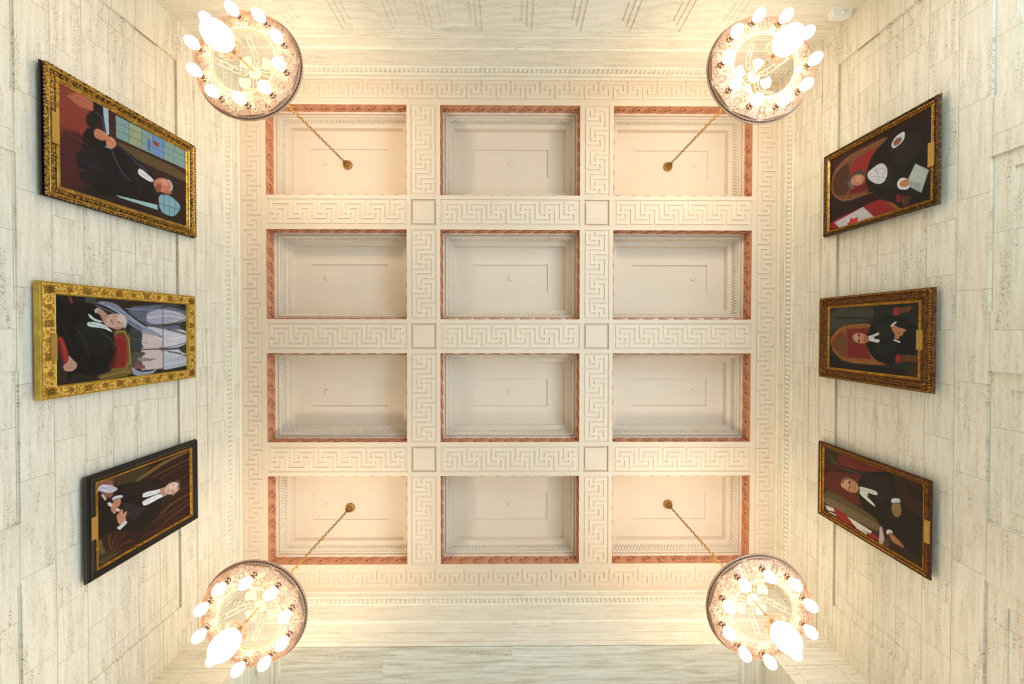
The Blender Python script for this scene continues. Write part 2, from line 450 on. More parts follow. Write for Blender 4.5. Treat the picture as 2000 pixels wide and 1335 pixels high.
mb = relief(R, (XL-.06, XR+.06, YT-.06, YB+.06), H, lambda a, b, d: (a, b, Z(d)))
ceil = mb.build('ceiling', MAT['plaster']); tag(ceil, 'cream coffered ceiling with Greek key bands', kind='structure')
mb = MB(); mb.box((XL-.3, YT-.3, ZC+.56), (XR+.3, YB+.3, ZC+.66)); mb.build('ceiling_slab', MAT['plaster'], ceil)

U = .0771; RW = .040; ZR0, ZR1 = Z(H+CD)+.001, Z(H)+.001
def border_key(mb, vertical, lo, hi, lev0, phase):
    pat = [(0, 2), (0, 0), (5, 0), (5, 2), (4, 2), (4, 1), (3, 1), (3, 3), (8, 3), (8, 1), (7, 1), (7, 2), (6, 2)]
    k0 = int(math.floor((lo-phase)/(6*U)))-2; pts = []
    for k in range(k0, k0+int((hi-lo)/(6*U))+5):
        for a, b in pat[:-1]: 
            pts.append((phase+(a+6*k)*U, lev0+b*U))
    # dedupe consecutive duplicates and clip to the band by x
    q = []
    for p in pts:
        if lo+.02 <= p[0] <= hi-.02: q.append(p)
        elif len(q) > 3 and p[0] > hi: break
    r = [q[0]]
    for p in q[1:]:
        if abs(p[0]-r[-1][0])+abs(p[1]-r[-1][1]) > 1e-6:
            if abs(p[0]-r[-1][0]) > 1e-6 and abs(p[1]-r[-1][1]) > 1e-6: r.append((r[-1][0], p[1]))
            r.append(p)
    if vertical: r = [(b, a) for a, b in r]
    ribbon(mb, r, RW, ZR0, ZR1)
def add_key(name, fn):
    mb = MB(); fn(mb); o = mb.build(name, MAT['plasterk'], ceil); return o
add_key('greek_key_border', lambda m: border_key(m, False, ix0, ix1, -3.897, -.929))
add_key('greek_key_border', lambda m: border_key(m, False, ix0, ix1, 3.860, -1.66))
add_key('greek_key_border', lambda m: border_key(m, True, by0+.02, by1-.02, -4.235, -1.518))
add_key('greek_key_border', lambda m: border_key(m, True, by0+.02, by1-.02, 3.925, -1.768))
def beam_key(mb, c, L, n, rot):
    """n crosses, 5 steps apart, centred on c"""
    S = .0768
    def T(p, k):
        x = (p[0]+5*k-5*(n-1)/2)*S; y = p[1]*S
        return (c[0]-y, c[1]+x) if rot else (c[0]+x, c[1]+y)
    for k in range(n-1):
        ribbon(mb, [T(p, k) for p in ((0, -.26), (0, -1), (2, -1), (2, 2), (6, 2), (6, 0), (5.26, 0))], RW, ZR0, ZR1)
        ribbon(mb, [T(p, k) for p in ((-.26, 0), (-1, 0), (-1, -2), (3, -2), (3, 1), (5, 1), (5, .26))], RW, ZR0, ZR1)
    ribbon(mb, [T(p, 0) for p in ((.26, 0), (1, 0), (1, 2), (-1, 2), (-1, 1), (0, 1), (0, .26))], RW, ZR0, ZR1)
    ribbon(mb, [T(p, n-1) for p in ((-.26, 0), (-1, 0), (-1, -2), (1, -2), (1, -1), (0, -1), (0, -.26))], RW, ZR0, ZR1)
    for k in range(n):
        a = T((-.26, 0), k); b = T((.26, 0), k); ribbon(mb, [a, b], RW, ZR0, ZR1)
for j in range(3):
    yc = (CYS[j][1]+CYS[j+1][0])/2
    for x0, x1 in CXS: add_key('greek_key_panel', lambda m: beam_key(m, ((x0+x1)/2, yc), CW, 6, False))
for i in range(2):
    xc = (CXS[i][1]+CXS[i+1][0])/2
    for y0, y1 in CYS: add_key('greek_key_panel', lambda m: beam_key(m, (xc, (y0+y1)/2), CH, 4, True))

# one coffer, built once about its centre (z=0 at the beam face), then copied
def rect_ring(mb, w, h, prof):
    n = len(prof); vs = []
    for sx, sy in ((-1, -1), (1, -1), (1, 1), (-1, 1)):
        for t, z in prof: vs.append((sx*(w/2-t), sy*(h/2-t), z))
    mb.add(vs, [(k*n+i, ((k+1) % 4)*n+i, ((k+1) % 4)*n+i+1, k*n+i+1) for k in range(4) for i in range(n-1)])
cf = empty('coffer_source')
mb = MB()
rect_ring(mb, CW, CH, [(0, .195), (.030, .20), (.031, .240), (.045, .240), (.047, .218), (.060, .218), (.066, .24)])
rect_ring(mb, CW, CH, [(.100, .352), (.112, .366), (.168, .366), (.170, .462)])
def inner_z(a, b, d): return (a, b, d)
w2, h2 = CW/2-.17, CH/2-.17
relief([(-.645, .645, -.238, .238, .485)], (-w2, w2, -h2, h2), .462, inner_z, mb)
shell = mb.mesh('coffer_shell')
mb = MB(); rect_ring(mb, CW, CH, [(0, 0), (0, .197)]); 
bandm = mb.mesh('coffer_band')
# running scrolls on the four upright sides
mb = MB()
def scroll_side(mb, L, n, M):
    p = L/n
    for i in range(n):
        x0 = -L/2+p*(i+.5)
        pts = []; rad = []
        for k in range(9):                                     # stem rising from the left
            t = k/8; pts.append((x0-.11+.14*t, .012, .165-.125*(.5-.5*cos(pi*t)))); rad.append(.005+.007*t)
        for k in range(1, 15):                                 # volute
            t = k/14; a = -pi/2+2*pi*1.35*t; r = .052*(1-t)+.010
            pts.append((x0+.03+r*cos(a)*1.0, .012, .087+r*sin(a)*1.0)); rad.append(.012-.003*t)
        s = len(mb.v); mb.tube(pts, rad, 5)
        s2 = len(mb.v); mb.ball((x0+.03, .012, .087), .018, 6, 4)
        mb.tube([(x0-.06, .010, .11), (x0-.03, .012, .15), (x0+.0, .010, .175)], [.012, .010, .004], 5)
        for q in range(s, len(mb.v)): mb.v[q] = tuple(M @ Vector(mb.v[q]))
for a, L, o, n in ((0, CW, -CH/2, 9), (pi, CW, -CH/2, 9), (pi/2, CH, -CW/2, 6), (-pi/2, CH, -CW/2, 6)):
    M = Matrix.Rotation(a, 4, 'Z') @ Matrix.Translation((0, o, 0)); scroll_side(mb, L, n, M)
scr = mb.mesh('scrolls', True)
# leaf moulding
mb = MB()
rect_ring(mb, CW, CH, [(.066, .245), (.073, .268), (.082, .30), (.096, .335), (.106, .352)])
def leaf_side(mb, L, n, M):
    p = L/n
    for i in range(n):
        x = -L/2+p*(i+.5); s = len(mb.v)
        Rm = Matrix.Rotation(radians(-68), 3, 'X') @ Matrix.Rotation(radians(32 if i % 2 else 38), 3, 'Z')
        # leaf blade: long along the slanting face
        for (dx, dy, dz, l, w_, sl) in ((0, .080, .290, .052, .011, 33), (.020, .090, .322, .034, .009, -30)):
            Rm = Matrix.Rotation(radians(72), 3, 'X') @ Matrix.Rotation(radians(sl), 3, 'Z')
            mb.ball((x+dx, dy, dz), 1, 6, 4, (w_, l, .017), Rm)
        for q in range(s, len(mb.v)): mb.v[q] = tuple(M @ Vector(mb.v[q]))
for a, L, o, n in ((0, CW, -CH/2, 40), (pi, CW, -CH/2, 40), (pi/2, CH, -CW/2, 26), (-pi/2, CH, -CW/2, 26)):
    M = Matrix.Rotation(a, 4, 'Z') @ Matrix.Translation((0, o, 0)); leaf_side(mb, L-.15, n, M)
leafm = mb.mesh('leaves', True)
mb = MB(); mb.lathe([(.0001, .470), (.03, .470), (.04, .474), (.04, .486)], 20)
discm = mb.mesh('disc', True)
bpy.data.objects.remove(cf)
first = True
for i, (x0, x1) in enumerate(CXS):
    for j, (y0, y1) in enumerate(CYS):
        c = link('coffer', shell, ceil, MAT['coffer'] if first else None, loc=((x0+x1)/2, (y0+y1)/2, Z(H)))
        link('terracotta_band', bandm, c, MAT['terra'] if first else None)
        link('scroll_frieze', scr, c, MAT['terras'] if first else None)
        link('leaf_moulding', leafm, c, MAT['leaf'] if first else None)
        link('cover_disc', discm, c, MAT['coffer'] if first else None, loc=((-.41, 0, .41)[i], -.01, 0))
        first = False
ART = {1:[[0,[38,25,24],1,[-3,-6,-26,1339,978,1329,994,-16]],
[0,[132,44,26],14,[-3,-6,7,288,186,292,352,229,590,-12]],
[0,[176,92,66],10,[17,138,11,281,107,283,136,171,96,69]],
[0,[72,24,28],26,[429,-10,378,180,436,289,677,274,953,163,994,-16]],
[0,[150,34,34],10,[320,134,318,291,370,303,393,180]],
[0,[18,12,16],3,[8,279,3,371,138,375,171,343,146,286]],
[0,[158,184,212],3,[2,368,1,416,268,421,278,397,110,372]],
[0,[58,30,26],4,[1,416,12,486,267,487,271,1305,-86,1308,-140,1340,978,1329,881,429,268,421]],
[0,[92,72,42],6,[283,497,281,1304,413,1303,430,1106,396,649,357,503]],
[0,[44,28,26],6,[396,649,403,1303,958,1298,892,659,879,456]],
[0,[120,160,164],3,[28,485,8,1307,238,1305,261,487]],
[0,[150,168,134],5,[28,620,21,746,256,744,255,617]],
[0,[92,140,200],5,[21,874,19,1008,247,1006,250,872]],
[0,[60,108,190],5,[101,813,98,851,233,850,235,812]],
[0,[150,60,64],3,[120,949,131,938,137,923,137,906,132,891,123,881,111,877,98,880,88,890,82,905,81,922,86,937,95,948,108,952]],
[0,[20,14,24],8,[155,346,199,339,241,320,274,293,290,264,287,238,266,221,231,215,188,222,147,240,114,266,96,295,98,321,119,340]],[1,[70,80,120],6,[112,305,120,354,185,372,269,381]],
[0,[12,12,20],5,[308,205,289,291,315,407,326,503,380,649,456,823,522,886,662,943,771,914,827,852,860,570,879,456,924,335,867,272,758,188,584,166]],
[0,[20,18,28],12,[601,131,442,277,642,351,842,298,839,164]],[1,[58,76,130],7,[401,440,520,487,603,543,659,628]],[1,[50,66,110],6,[340,506,404,634,475,806]],[1,[40,50,84],5,[441,589,567,662,702,739]],[1,[38,46,80],5,[489,694,566,822,651,905]],[1,[40,46,90],6,[639,184,644,250,671,287]],
[0,[196,122,84],3,[293,285,257,323,265,388,293,421,348,387,365,341,364,288]],
[0,[204,130,92],3,[356,387,278,421,283,469,332,492,391,461,402,400]],[1,[120,60,40],3,[297,303,307,381]],[1,[120,60,40],3,[332,298,339,367]],[1,[130,66,44],3,[312,414,348,461]],[1,[176,190,224],7,[409,386,399,444]],
[0,[224,224,232],3,[515,702,473,729,538,881,576,872,583,821,556,709]],[1,[20,18,24],3,[514,717,565,863]],
[0,[194,118,92],3,[561,1103,602,1077,634,1033,651,982,650,934,632,898,601,880,563,883,524,908,492,948,473,998,472,1048,489,1087,521,1107]],
[0,[214,150,122],5,[525,1054,538,1044,549,1026,555,1004,555,981,550,964,539,954,526,954,513,963,502,981,496,1003,495,1025,501,1044,511,1054]],
[0,[150,76,62],3,[605,975,629,967,651,953,665,936,668,919,661,906,644,899,621,899,597,907,575,921,561,938,557,955,565,968,581,976]],
[0,[172,170,172],3,[461,1040,470,1096,530,1124,593,1100,608,1070,526,1090]],
[0,[176,100,80],2,[614,1103,625,1096,637,1080,646,1057,652,1032,653,1011,649,998,641,994,630,1000,619,1016,609,1039,603,1063,602,1085,606,1099]],[1,[90,40,36],3,[518,959,538,973]],[1,[90,40,36],3,[504,1004,524,1016]],
[0,[118,170,194],3,[693,931,651,1066,677,1141,716,1211,770,1215,828,1179,889,1130,906,1064,884,952]],[1,[30,30,40],4,[795,935,782,1209]],[1,[30,30,40],3,[670,1002,886,1000]],[1,[30,30,40],3,[651,1070,902,1067]],[1,[30,30,40],4,[683,1151,886,1130]],
[0,[150,198,206],3,[869,481,821,921,878,924,881,512]],[1,[40,24,24],9,[679,922,899,934]],[1,[30,34,38],3,[25,615,257,613]],[1,[30,34,38],3,[21,746,253,744]],[1,[30,34,38],3,[18,874,250,872]],[1,[30,34,38],3,[15,1009,246,1006]],[1,[30,34,38],3,[12,1139,242,1136]],[1,[30,34,38],3,[8,1277,238,1274]],[1,[30,34,38],3,[103,487,74,1307]],[1,[30,34,38],3,[182,487,151,1306]],[1,[96,66,44],4,[353,575,370,1293]],[1,[60,44,34],4,[438,664,464,1292]],[1,[70,54,48],6,[957,658,968,990,945,1277]],[1,[26,18,18],6,[881,690,915,990,895,1288]],[1,[70,84,136],4,[438,664,460,758,492,822]],[1,[8,8,12],8,[467,406,625,459,788,513]],[1,[30,32,46],7,[600,515,689,601,771,723]],[1,[26,28,42],7,[642,351,729,430,819,513]],[1,[222,156,120],3,[289,304,283,355,292,394]],[1,[226,160,120],3,[308,421,313,455]],[1,[236,190,160],4,[490,995,489,1049]],[1,[140,70,56],4,[559,920,581,934]],[1,[100,52,44],4,[547,951,550,987]],[1,[110,30,24],8,[441,65,468,227]],[1,[92,36,36],8,[737,19,738,200]],[1,[190,110,80],5,[39,137,34,256]]],2:[[0,[40,34,28],1,[-8,-8,-21,1376,872,1367,865,-10]],
[0,[52,36,30],4,[2,240,6,1016,58,990,88,345,63,257]],
[0,[70,74,62],5,[6,253,8,346,77,345,63,257]],
[0,[30,26,22],5,[9,7,2,248,269,246,254,4]],
[0,[150,40,24],4,[14,115,21,141,80,155,93,140]],
[0,[198,200,216],6,[307,783,142,1352,789,1350,786,778]],
[0,[210,190,190],10,[331,794,381,1025,794,1020,781,789]],
[0,[96,104,130],10,[93,599,30,1028,21,1353,331,1350,331,1025,259,795]],
[0,[176,176,200],8,[139,842,80,1028,118,1286,170,1344,223,1343,269,987,247,841]],
[0,[58,62,66],5,[313,655,321,760,378,799,484,781,545,815,543,658]],
[0,[84,78,74],5,[560,658,589,850,649,768,778,813,748,700,698,662]],
[0,[150,124,110],4,[641,745,670,958,695,861,683,745]],
[0,[140,80,78],5,[704,722,737,819,779,822,760,699]],
[0,[206,206,222],6,[382,1116,385,1342,492,1341,535,1115]],
[0,[186,190,210],6,[633,1041,613,1339,788,1338,814,1085,809,1040]],[1,[46,44,36],16,[63,1002,35,1147,89,1345]],[1,[52,46,38],18,[287,1000,273,1158,237,1343]],[1,[46,44,36],10,[331,1090,357,1213,398,1342]],[1,[52,46,38],18,[557,997,570,1155,546,1340]],[1,[46,44,36],10,[599,1101,619,1224,660,1339]],[1,[46,44,36],14,[821,1033,816,1222,795,1338]],[1,[78,58,44],12,[289,806,291,1038]],[1,[78,58,44],12,[554,658,559,1036]],[1,[92,88,98],10,[80,1034,789,1033]],
[0,[28,24,20],4,[33,1174,0,1360,115,1359,65,1286]],
[0,[60,58,40],4,[252,1228,210,1355,365,1354,311,1255]],
[0,[60,58,40],4,[554,1225,506,1352,654,1351,595,1252]],
[0,[120,128,152],5,[67,336,37,387,53,528,159,641,283,806,406,1024,431,1037,379,840,285,661,173,577,92,439]],[1,[180,186,206],6,[53,383,97,537,260,749,411,986]],[1,[84,92,118],6,[67,364,122,497,228,640,331,794]],
[0,[160,166,190],5,[722,667,800,744,816,883,778,982,852,883,847,699]],[1,[140,146,176],5,[162,866,130,1040,157,1315]],[1,[130,136,166],5,[222,865,192,1052,211,1314]],
[0,[120,96,34],3,[341,500,333,649,758,680,827,677,849,384,795,338,761,500,484,493]],[1,[170,148,60],5,[355,510,344,644,768,667,813,393]],
[0,[136,26,14],5,[380,506,376,628,736,637,737,491,698,423,539,493]],
[0,[84,12,10],10,[506,483,508,533,729,511,709,433]],
[0,[14,13,12],6,[33,6,102,122,71,147,63,257,88,345,161,354,234,399,309,418,352,495,463,513,595,502,764,432,799,284,735,181,805,107,828,-2]],
[0,[26,26,24],16,[250,153,267,343,396,475,549,473,580,286,471,168]],[1,[60,62,60],7,[396,455,474,505,539,493]],[1,[34,34,32],8,[252,73,370,88,510,151]],
[0,[150,36,18],6,[427,25,390,48,409,75,508,102,598,117,652,109,653,73,504,32]],
[0,[90,18,12],8,[446,25,418,44,644,77,642,61]],
[0,[54,34,28],6,[503,9,643,69,725,100,825,107,843,3]],
[0,[196,150,120],3,[568,118,610,141,654,181,698,173,725,140,718,84,663,69,637,109]],[1,[120,80,66],3,[669,85,659,133]],[1,[120,80,66],3,[695,92,685,141]],
[0,[186,140,118],4,[119,345,112,382,168,438,232,486,309,466,287,418,181,381,161,345]],
[0,[176,196,204],3,[133,328,103,365,164,345,162,335]],
[0,[204,160,140],4,[256,628,290,612,313,578,322,533,315,487,294,449,263,425,228,419,196,434,172,465,162,508,167,555,188,596,219,622]],
[0,[222,190,172],8,[216,618,232,610,244,593,248,571,244,549,233,530,217,519,199,517,183,525,171,541,167,562,170,585,181,604,197,616]],[1,[110,60,54],4,[181,516,203,541]],[1,[110,60,54],4,[241,541,263,568]],[1,[150,70,70],5,[232,476,275,495]],
[0,[190,184,190],4,[266,632,290,626,308,617,318,608,316,599,304,594,284,592,259,594,235,600,217,609,207,618,208,627,221,632,241,634]],
[0,[176,120,104],3,[317,577,324,573,329,563,332,548,332,532,329,517,324,507,317,504,311,508,305,518,302,532,302,548,305,563,310,573]],
[0,[206,222,226],3,[256,263,254,344,282,418,347,490,355,480,314,408,301,272]],
[0,[196,212,220],3,[175,273,180,290,225,335,243,399,258,390,246,335,216,290]],[1,[40,40,44],3,[268,290,309,427]],[1,[222,222,232],5,[331,805,430,986,511,1142,465,1341]],[1,[236,232,236],7,[445,1089,436,1226,412,1341]],[1,[160,160,182],4,[431,1037,487,1183,506,1340]],[1,[232,232,240],6,[673,1074,644,1196,640,1339]],[1,[150,152,178],4,[709,1047,709,1195,680,1339]],[1,[226,226,236],5,[747,1047,748,1195,721,1338]],[1,[140,144,170],4,[784,1040,778,1167,761,1338]],[1,[206,208,222],6,[198,854,169,989,151,1146,197,1314]],[1,[120,124,150],4,[246,853,219,988,252,1256]],[1,[214,214,226],5,[105,1040,111,1173,157,1315]],[1,[110,116,144],4,[125,641,81,808,62,1015]],[1,[160,166,190],5,[103,620,105,796,93,1015]],[1,[86,92,118],5,[171,640,164,819,223,842]],[1,[60,66,92],4,[52,401,108,537,194,640,295,771]],[1,[200,206,222],4,[81,439,151,567,238,694,331,864]],[1,[130,140,168],4,[88,345,135,458,185,567]],[1,[96,92,70],7,[57,1002,20,1174,51,1301,115,1353]],[1,[92,88,66],7,[274,1013,253,1172,189,1356]],[1,[92,88,66],7,[306,1013,331,1171,385,1354]],[1,[92,88,66],7,[549,1010,538,1169,493,1352]],[1,[92,88,66],7,[571,1010,609,1168,675,1351]],[1,[120,112,84],9,[262,1000,318,1019]],[1,[120,112,84],9,[532,997,587,1016]],[1,[176,140,120],4,[664,734,666,861,672,965]],[1,[150,90,84],4,[692,722,711,802]],[1,[150,90,84],4,[733,716,755,819]],[1,[96,70,70],3,[378,793,386,840]],[1,[96,70,70],3,[473,792,487,851]],[1,[48,52,54],6,[377,671,425,759]],[1,[100,104,100],3,[342,671,354,759]],[1,[100,104,100],3,[423,670,449,770]],[1,[168,36,20],6,[397,524,421,617,717,619]],[1,[196,176,84],3,[376,649,722,667]],[1,[60,46,16],3,[376,658,746,675]],[1,[190,168,76],4,[788,561,789,666]],[1,[44,44,42],8,[330,186,475,252,622,286]],[1,[40,40,38],8,[310,254,415,342,545,396]],[1,[50,52,50],6,[330,343,385,436,484,483]],[1,[4,4,4],8,[290,137,412,202,575,217]],[1,[6,6,6],8,[330,289,480,378,649,358]],[1,[190,50,28],6,[408,48,507,86,596,97]],[1,[236,206,190],4,[174,567,206,593,240,608]],[1,[90,50,46],5,[185,514,197,536]],[1,[90,50,46],5,[248,542,260,564]],[1,[180,96,90],6,[223,482,254,492]],[1,[150,96,84],4,[215,506,230,536]],[1,[222,190,176],4,[164,527,162,567]],
[0,[182,116,102],3,[322,563,326,560,329,554,331,545,331,535,329,526,326,520,322,518,317,520,314,526,312,535,312,545,314,554,317,560]],[1,[150,104,92],4,[201,409,179,438]],[1,[150,104,92],4,[233,418,200,449]]],3:[[0,[44,20,12],1,[-34,-16,-3,1061,901,1061,877,-14]],
[0,[70,54,26],6,[-7,156,14,553,112,441,147,362,131,201,76,166]],
[0,[96,74,30],6,[4,0,6,156,63,167,46,10]],
[0,[120,92,36],5,[142,349,74,524,28,730,20,1026,41,1025,66,729,114,552,159,388]],
[0,[56,44,20],5,[585,10,595,48,729,69,834,206,840,112,835,7]],
[0,[104,84,34],4,[594,13,598,42,687,52,755,79,730,19]],
[0,[86,68,26],5,[805,18,810,147,834,206,847,34]],[1,[120,54,24],11,[171,551,155,729,138,921,132,1033]],[1,[100,42,18],10,[237,637,192,822,188,1033]],[1,[28,10,8],10,[210,608,187,791,160,1033]],[1,[84,34,16],10,[333,903,339,1031]],[1,[30,12,8],9,[373,886,379,1031]],[1,[130,60,26],12,[661,633,589,787,579,1029]],[1,[96,40,18],10,[686,518,693,723,643,1028]],[1,[26,10,8],10,[673,546,650,786,611,1028]],[1,[116,50,22],10,[792,632,742,817,707,1028]],[1,[26,10,8],9,[770,489,798,722,771,1027]],[1,[90,38,18],9,[795,435,822,631,826,948]],[1,[100,44,20],9,[506,787,489,901,451,1030]],[1,[28,12,8],8,[543,819,531,1029]],[1,[120,50,24],9,[583,115,666,103,771,136]],[1,[106,44,20],9,[629,172,687,137,785,148]],[1,[96,40,18],9,[664,256,695,195,792,159]],[1,[110,48,22],9,[775,330,757,231,795,165]],[1,[26,10,8],7,[600,144,677,120,778,142]],[1,[26,10,8],7,[713,293,729,207,792,159]],[1,[84,36,16],9,[865,434,834,292,812,171]],
[0,[20,14,12],5,[173,14,115,166,118,262,167,441,230,623,366,696,470,665,632,633,714,490,723,382,624,257,557,115,573,10]],
[0,[34,22,18],10,[118,262,214,551,339,636,307,439,266,236]],[1,[70,60,66],7,[390,271,462,385,481,451]],[1,[64,54,58],7,[558,332,516,437,488,465]],[1,[46,38,40],8,[325,247,435,359]],
[0,[44,34,40],6,[319,235,361,322,495,451,572,358,504,282]],
[0,[150,86,74],5,[46,10,10,43,10,110,58,155,201,154,200,96,91,26]],
[0,[206,206,222],4,[81,5,33,37,69,120,141,195,160,177,154,108,98,42]],[1,[130,140,170],4,[78,26,95,120,144,177]],[1,[120,130,160],4,[54,42,138,131]],
[0,[214,198,176],3,[142,42,137,58,203,91,213,76]],
[0,[200,208,226],3,[219,136,209,171,229,236,262,241,238,176,250,147]],
[0,[196,130,96],4,[273,141,242,171,257,218,312,221,341,199,342,175,384,181,398,157,329,123]],
[0,[226,222,222],3,[251,96,249,119,287,143,303,129,282,107]],
[0,[226,222,222],3,[342,175,371,211,394,204,370,177]],
[0,[206,140,104],3,[421,175,400,210,373,223,402,241,440,236,421,265,434,283,481,264,531,270,544,233,525,197]],[1,[130,76,54],3,[421,201,478,234]],
[0,[206,214,228],3,[554,179,521,264,547,282,564,269,591,208]],
[0,[232,234,242],3,[303,446,351,636,354,696,384,703,397,636,365,439]],
[0,[232,234,242],3,[401,432,396,493,397,636,459,687,456,635,468,458]],[1,[20,18,20],4,[381,439,398,621]],[1,[150,160,180],3,[347,466,376,636]],
[0,[186,140,116],3,[354,636,354,704,446,741,466,702,416,643]],
[0,[214,176,156],4,[401,883,436,888,465,874,482,842,484,800,470,757,445,721,413,698,380,693,352,706,334,736,331,776,343,820,368,858]],
[0,[232,200,182],6,[384,853,400,855,414,847,422,831,423,810,417,787,406,769,390,757,374,755,360,762,352,778,350,799,356,822,368,841]],
[0,[86,72,70],3,[326,813,332,862,379,899,436,888,451,852,400,877,355,861]],
[0,[190,140,120],2,[481,816,491,814,497,809,498,801,494,793,486,785,475,780,463,778,454,780,448,786,446,793,450,802,459,809,469,815]],[1,[80,50,46],4,[362,789,388,808]],[1,[80,50,46],4,[424,785,446,807]],[1,[160,90,84],4,[398,734,437,754]]],4:[[0,[36,14,12],1,[966,1199,929,-5,-21,-16,-8,1178]],
[0,[60,22,18],10,[913,1154,899,675,839,431,786,482,802,853,780,1135]],
[0,[120,74,40],4,[757,1117,855,933,857,674,852,431,773,482,759,645,702,701,334,697,340,640,295,668,301,942,395,1078,522,1149]],
[0,[74,44,26],6,[703,1099,780,932,732,892,380,895,412,1061,528,1123]],[1,[150,100,58],5,[742,1099,825,917,822,660,833,444]],[1,[150,100,58],5,[531,1132,407,1069,313,934,296,597]],[1,[40,22,16],4,[832,885,762,892,377,887,320,871]],
[0,[150,18,24],4,[762,892,787,589,773,535,628,601,323,597,367,879]],
[0,[110,12,18],8,[451,888,429,655,340,640,367,879]],
[0,[16,16,16],4,[576,671,738,602,839,406,867,226,835,4,1,-6,30,159,92,298,115,397,205,501,320,625,444,691]],
[0,[28,28,28],14,[707,429,785,191,555,79,413,302]],
[0,[30,30,30],14,[491,478,511,377,258,361,276,476]],[1,[36,36,38],8,[824,307,673,212,536,188]],[1,[34,34,36],8,[577,377,477,303,426,164]],
[0,[208,210,220],3,[545,663,565,614,589,532,569,479,499,437,419,436,365,464,353,516,394,584,472,655]],[1,[150,154,172],4,[545,600,530,505,479,452]],[1,[150,154,172],4,[481,613,435,504,386,451]],[1,[160,164,182],4,[567,559,378,530]],
[0,[206,212,226],3,[739,402,799,355,811,283,799,262,725,265,689,318,679,379]],
[0,[150,96,60],3,[747,379,776,349,766,295,725,288,695,330,704,373]],[1,[60,36,24],4,[737,361,747,306]],
[0,[212,214,226],3,[299,335,334,301,319,254,261,213,196,206,187,252,230,324]],
[0,[196,128,84],3,[290,313,306,254,274,160,259,162,259,207,229,195,216,241,240,300]],[1,[130,74,46],3,[283,265,261,196]],
[0,[176,192,188],3,[420,158,305,36,106,100,203,206,302,219]],
[0,[150,168,164],4,[272,207,199,106,112,110,200,201]],[1,[196,208,204],3,[306,185,201,96]],
[0,[84,66,60],4,[548,910,604,866,635,805,595,715,534,670,501,692,577,804,515,865,430,833,427,864]],
[0,[110,96,92],4,[538,921,533,873,424,818,424,864]],
[0,[190,128,96],3,[510,697,481,693,457,707,443,735,442,772,454,812,478,846,509,868,539,871,564,857,578,827,577,789,564,749,540,717]],
[0,[208,150,118],5,[518,727,501,724,486,732,478,747,478,767,486,789,500,808,518,820,536,823,550,815,558,800,558,779,550,757,536,738]],[1,[90,50,44],4,[543,819,521,800]],[1,[90,50,44],4,[480,795,463,778]],[1,[150,70,60],4,[510,731,476,716]],
[0,[150,12,24],4,[196,494,6,309,8,580,6,1143,118,1153,169,709]],
[0,[196,192,204],4,[92,1091,165,709,8,580,4,1013]],
[0,[206,26,30],2,[36,920,35,875,99,868,57,828,77,775,12,774,-3,797,3,891]],
[0,[206,26,30],2,[29,737,11,700,23,657,4,657,3,722]],
[0,[150,84,24],4,[137,442,92,371,9,297,2,333,75,396]],
[0,[120,20,26],4,[166,342,169,299,76,289,93,337]],
[0,[70,38,22],4,[139,287,130,228,88,182,8,238,35,280]],[1,[130,80,44],4,[120,269,35,262]],[1,[120,74,40],4,[113,234,29,227]]],5:[[0,[40,42,36],1,[800,1050,791,-6,-1,-16,-19,1039]],
[0,[66,68,58],16,[780,1035,761,438,598,480,580,714,485,975,435,1031]],
[0,[28,26,22],10,[196,1028,76,835,76,474,97,167,11,2,-18,1025]],
[0,[34,38,34],8,[775,482,777,2,488,-1,549,191,618,437]],
[0,[44,42,36],4,[664,936,627,373,600,372,633,936]],
[0,[150,88,28],3,[366,1023,485,934,557,802,570,480,487,524,240,521,147,431,101,284,88,809,212,972]],
[0,[120,68,22],4,[348,987,436,920,486,801,128,790,192,903,286,987]],[1,[190,120,48],4,[360,1002,467,920,539,796,554,502]],[1,[190,120,48],4,[236,979,115,797,108,430]],[1,[80,46,18],4,[533,789,117,781]],
[0,[98,78,50],3,[342,810,322,812,306,820,297,832,296,844,304,856,320,864,340,867,360,865,376,857,385,845,386,833,377,821,362,813]],
[0,[130,26,20],5,[504,782,515,524,240,521,159,475,155,778]],
[0,[18,22,20],4,[487,524,586,458,657,311,633,211,578,80,508,4,243,0,228,206,122,234,131,367,198,475,328,556]],
[0,[30,36,32],12,[553,436,614,270,508,220,402,308,421,434]],
[0,[30,34,32],12,[333,433,353,208,258,226,223,432]],
[0,[164,30,36],4,[687,259,728,242,731,203,653,197,642,241]],
[0,[116,66,26],4,[725,198,738,82,727,63,679,99,668,193]],[1,[60,34,16],4,[729,169,672,169]],[1,[60,34,16],4,[731,132,676,131]],
[0,[150,24,30],4,[164,225,230,216,236,173,159,163,134,215]],
[0,[110,60,24],4,[229,163,233,0,169,-1,161,148]],[1,[56,32,16],4,[228,131,162,130]],[1,[56,32,16],4,[229,75,167,75]],
[0,[62,42,22],6,[83,110,127,74,105,-1,11,2,22,109]],
[0,[212,218,216],3,[419,529,431,478,467,403,443,392,409,467,388,434,387,391,345,399,364,489,369,522,340,550,374,545]],[1,[120,130,130],3,[418,478,377,423]],
[0,[214,216,214],3,[529,279,561,260,586,221,573,215,550,240,521,271]],
[0,[214,216,214],3,[393,246,391,233,369,177,354,181,377,242]],
[0,[190,124,76],3,[519,269,550,245,519,200,503,134,483,120,467,152,437,152,426,190,395,189,395,238,446,229,477,254]],[1,[120,70,40],3,[487,219,447,161]],[1,[120,70,40],3,[456,229,467,171]],
[0,[92,60,42],3,[415,731,451,713,472,664,469,604,440,639,416,688,346,699,322,662,334,711]],
[0,[200,132,92],3,[378,522,353,536,337,566,332,606,339,649,357,685,383,708,412,712,437,697,454,665,458,624,450,582,431,547,405,526]],
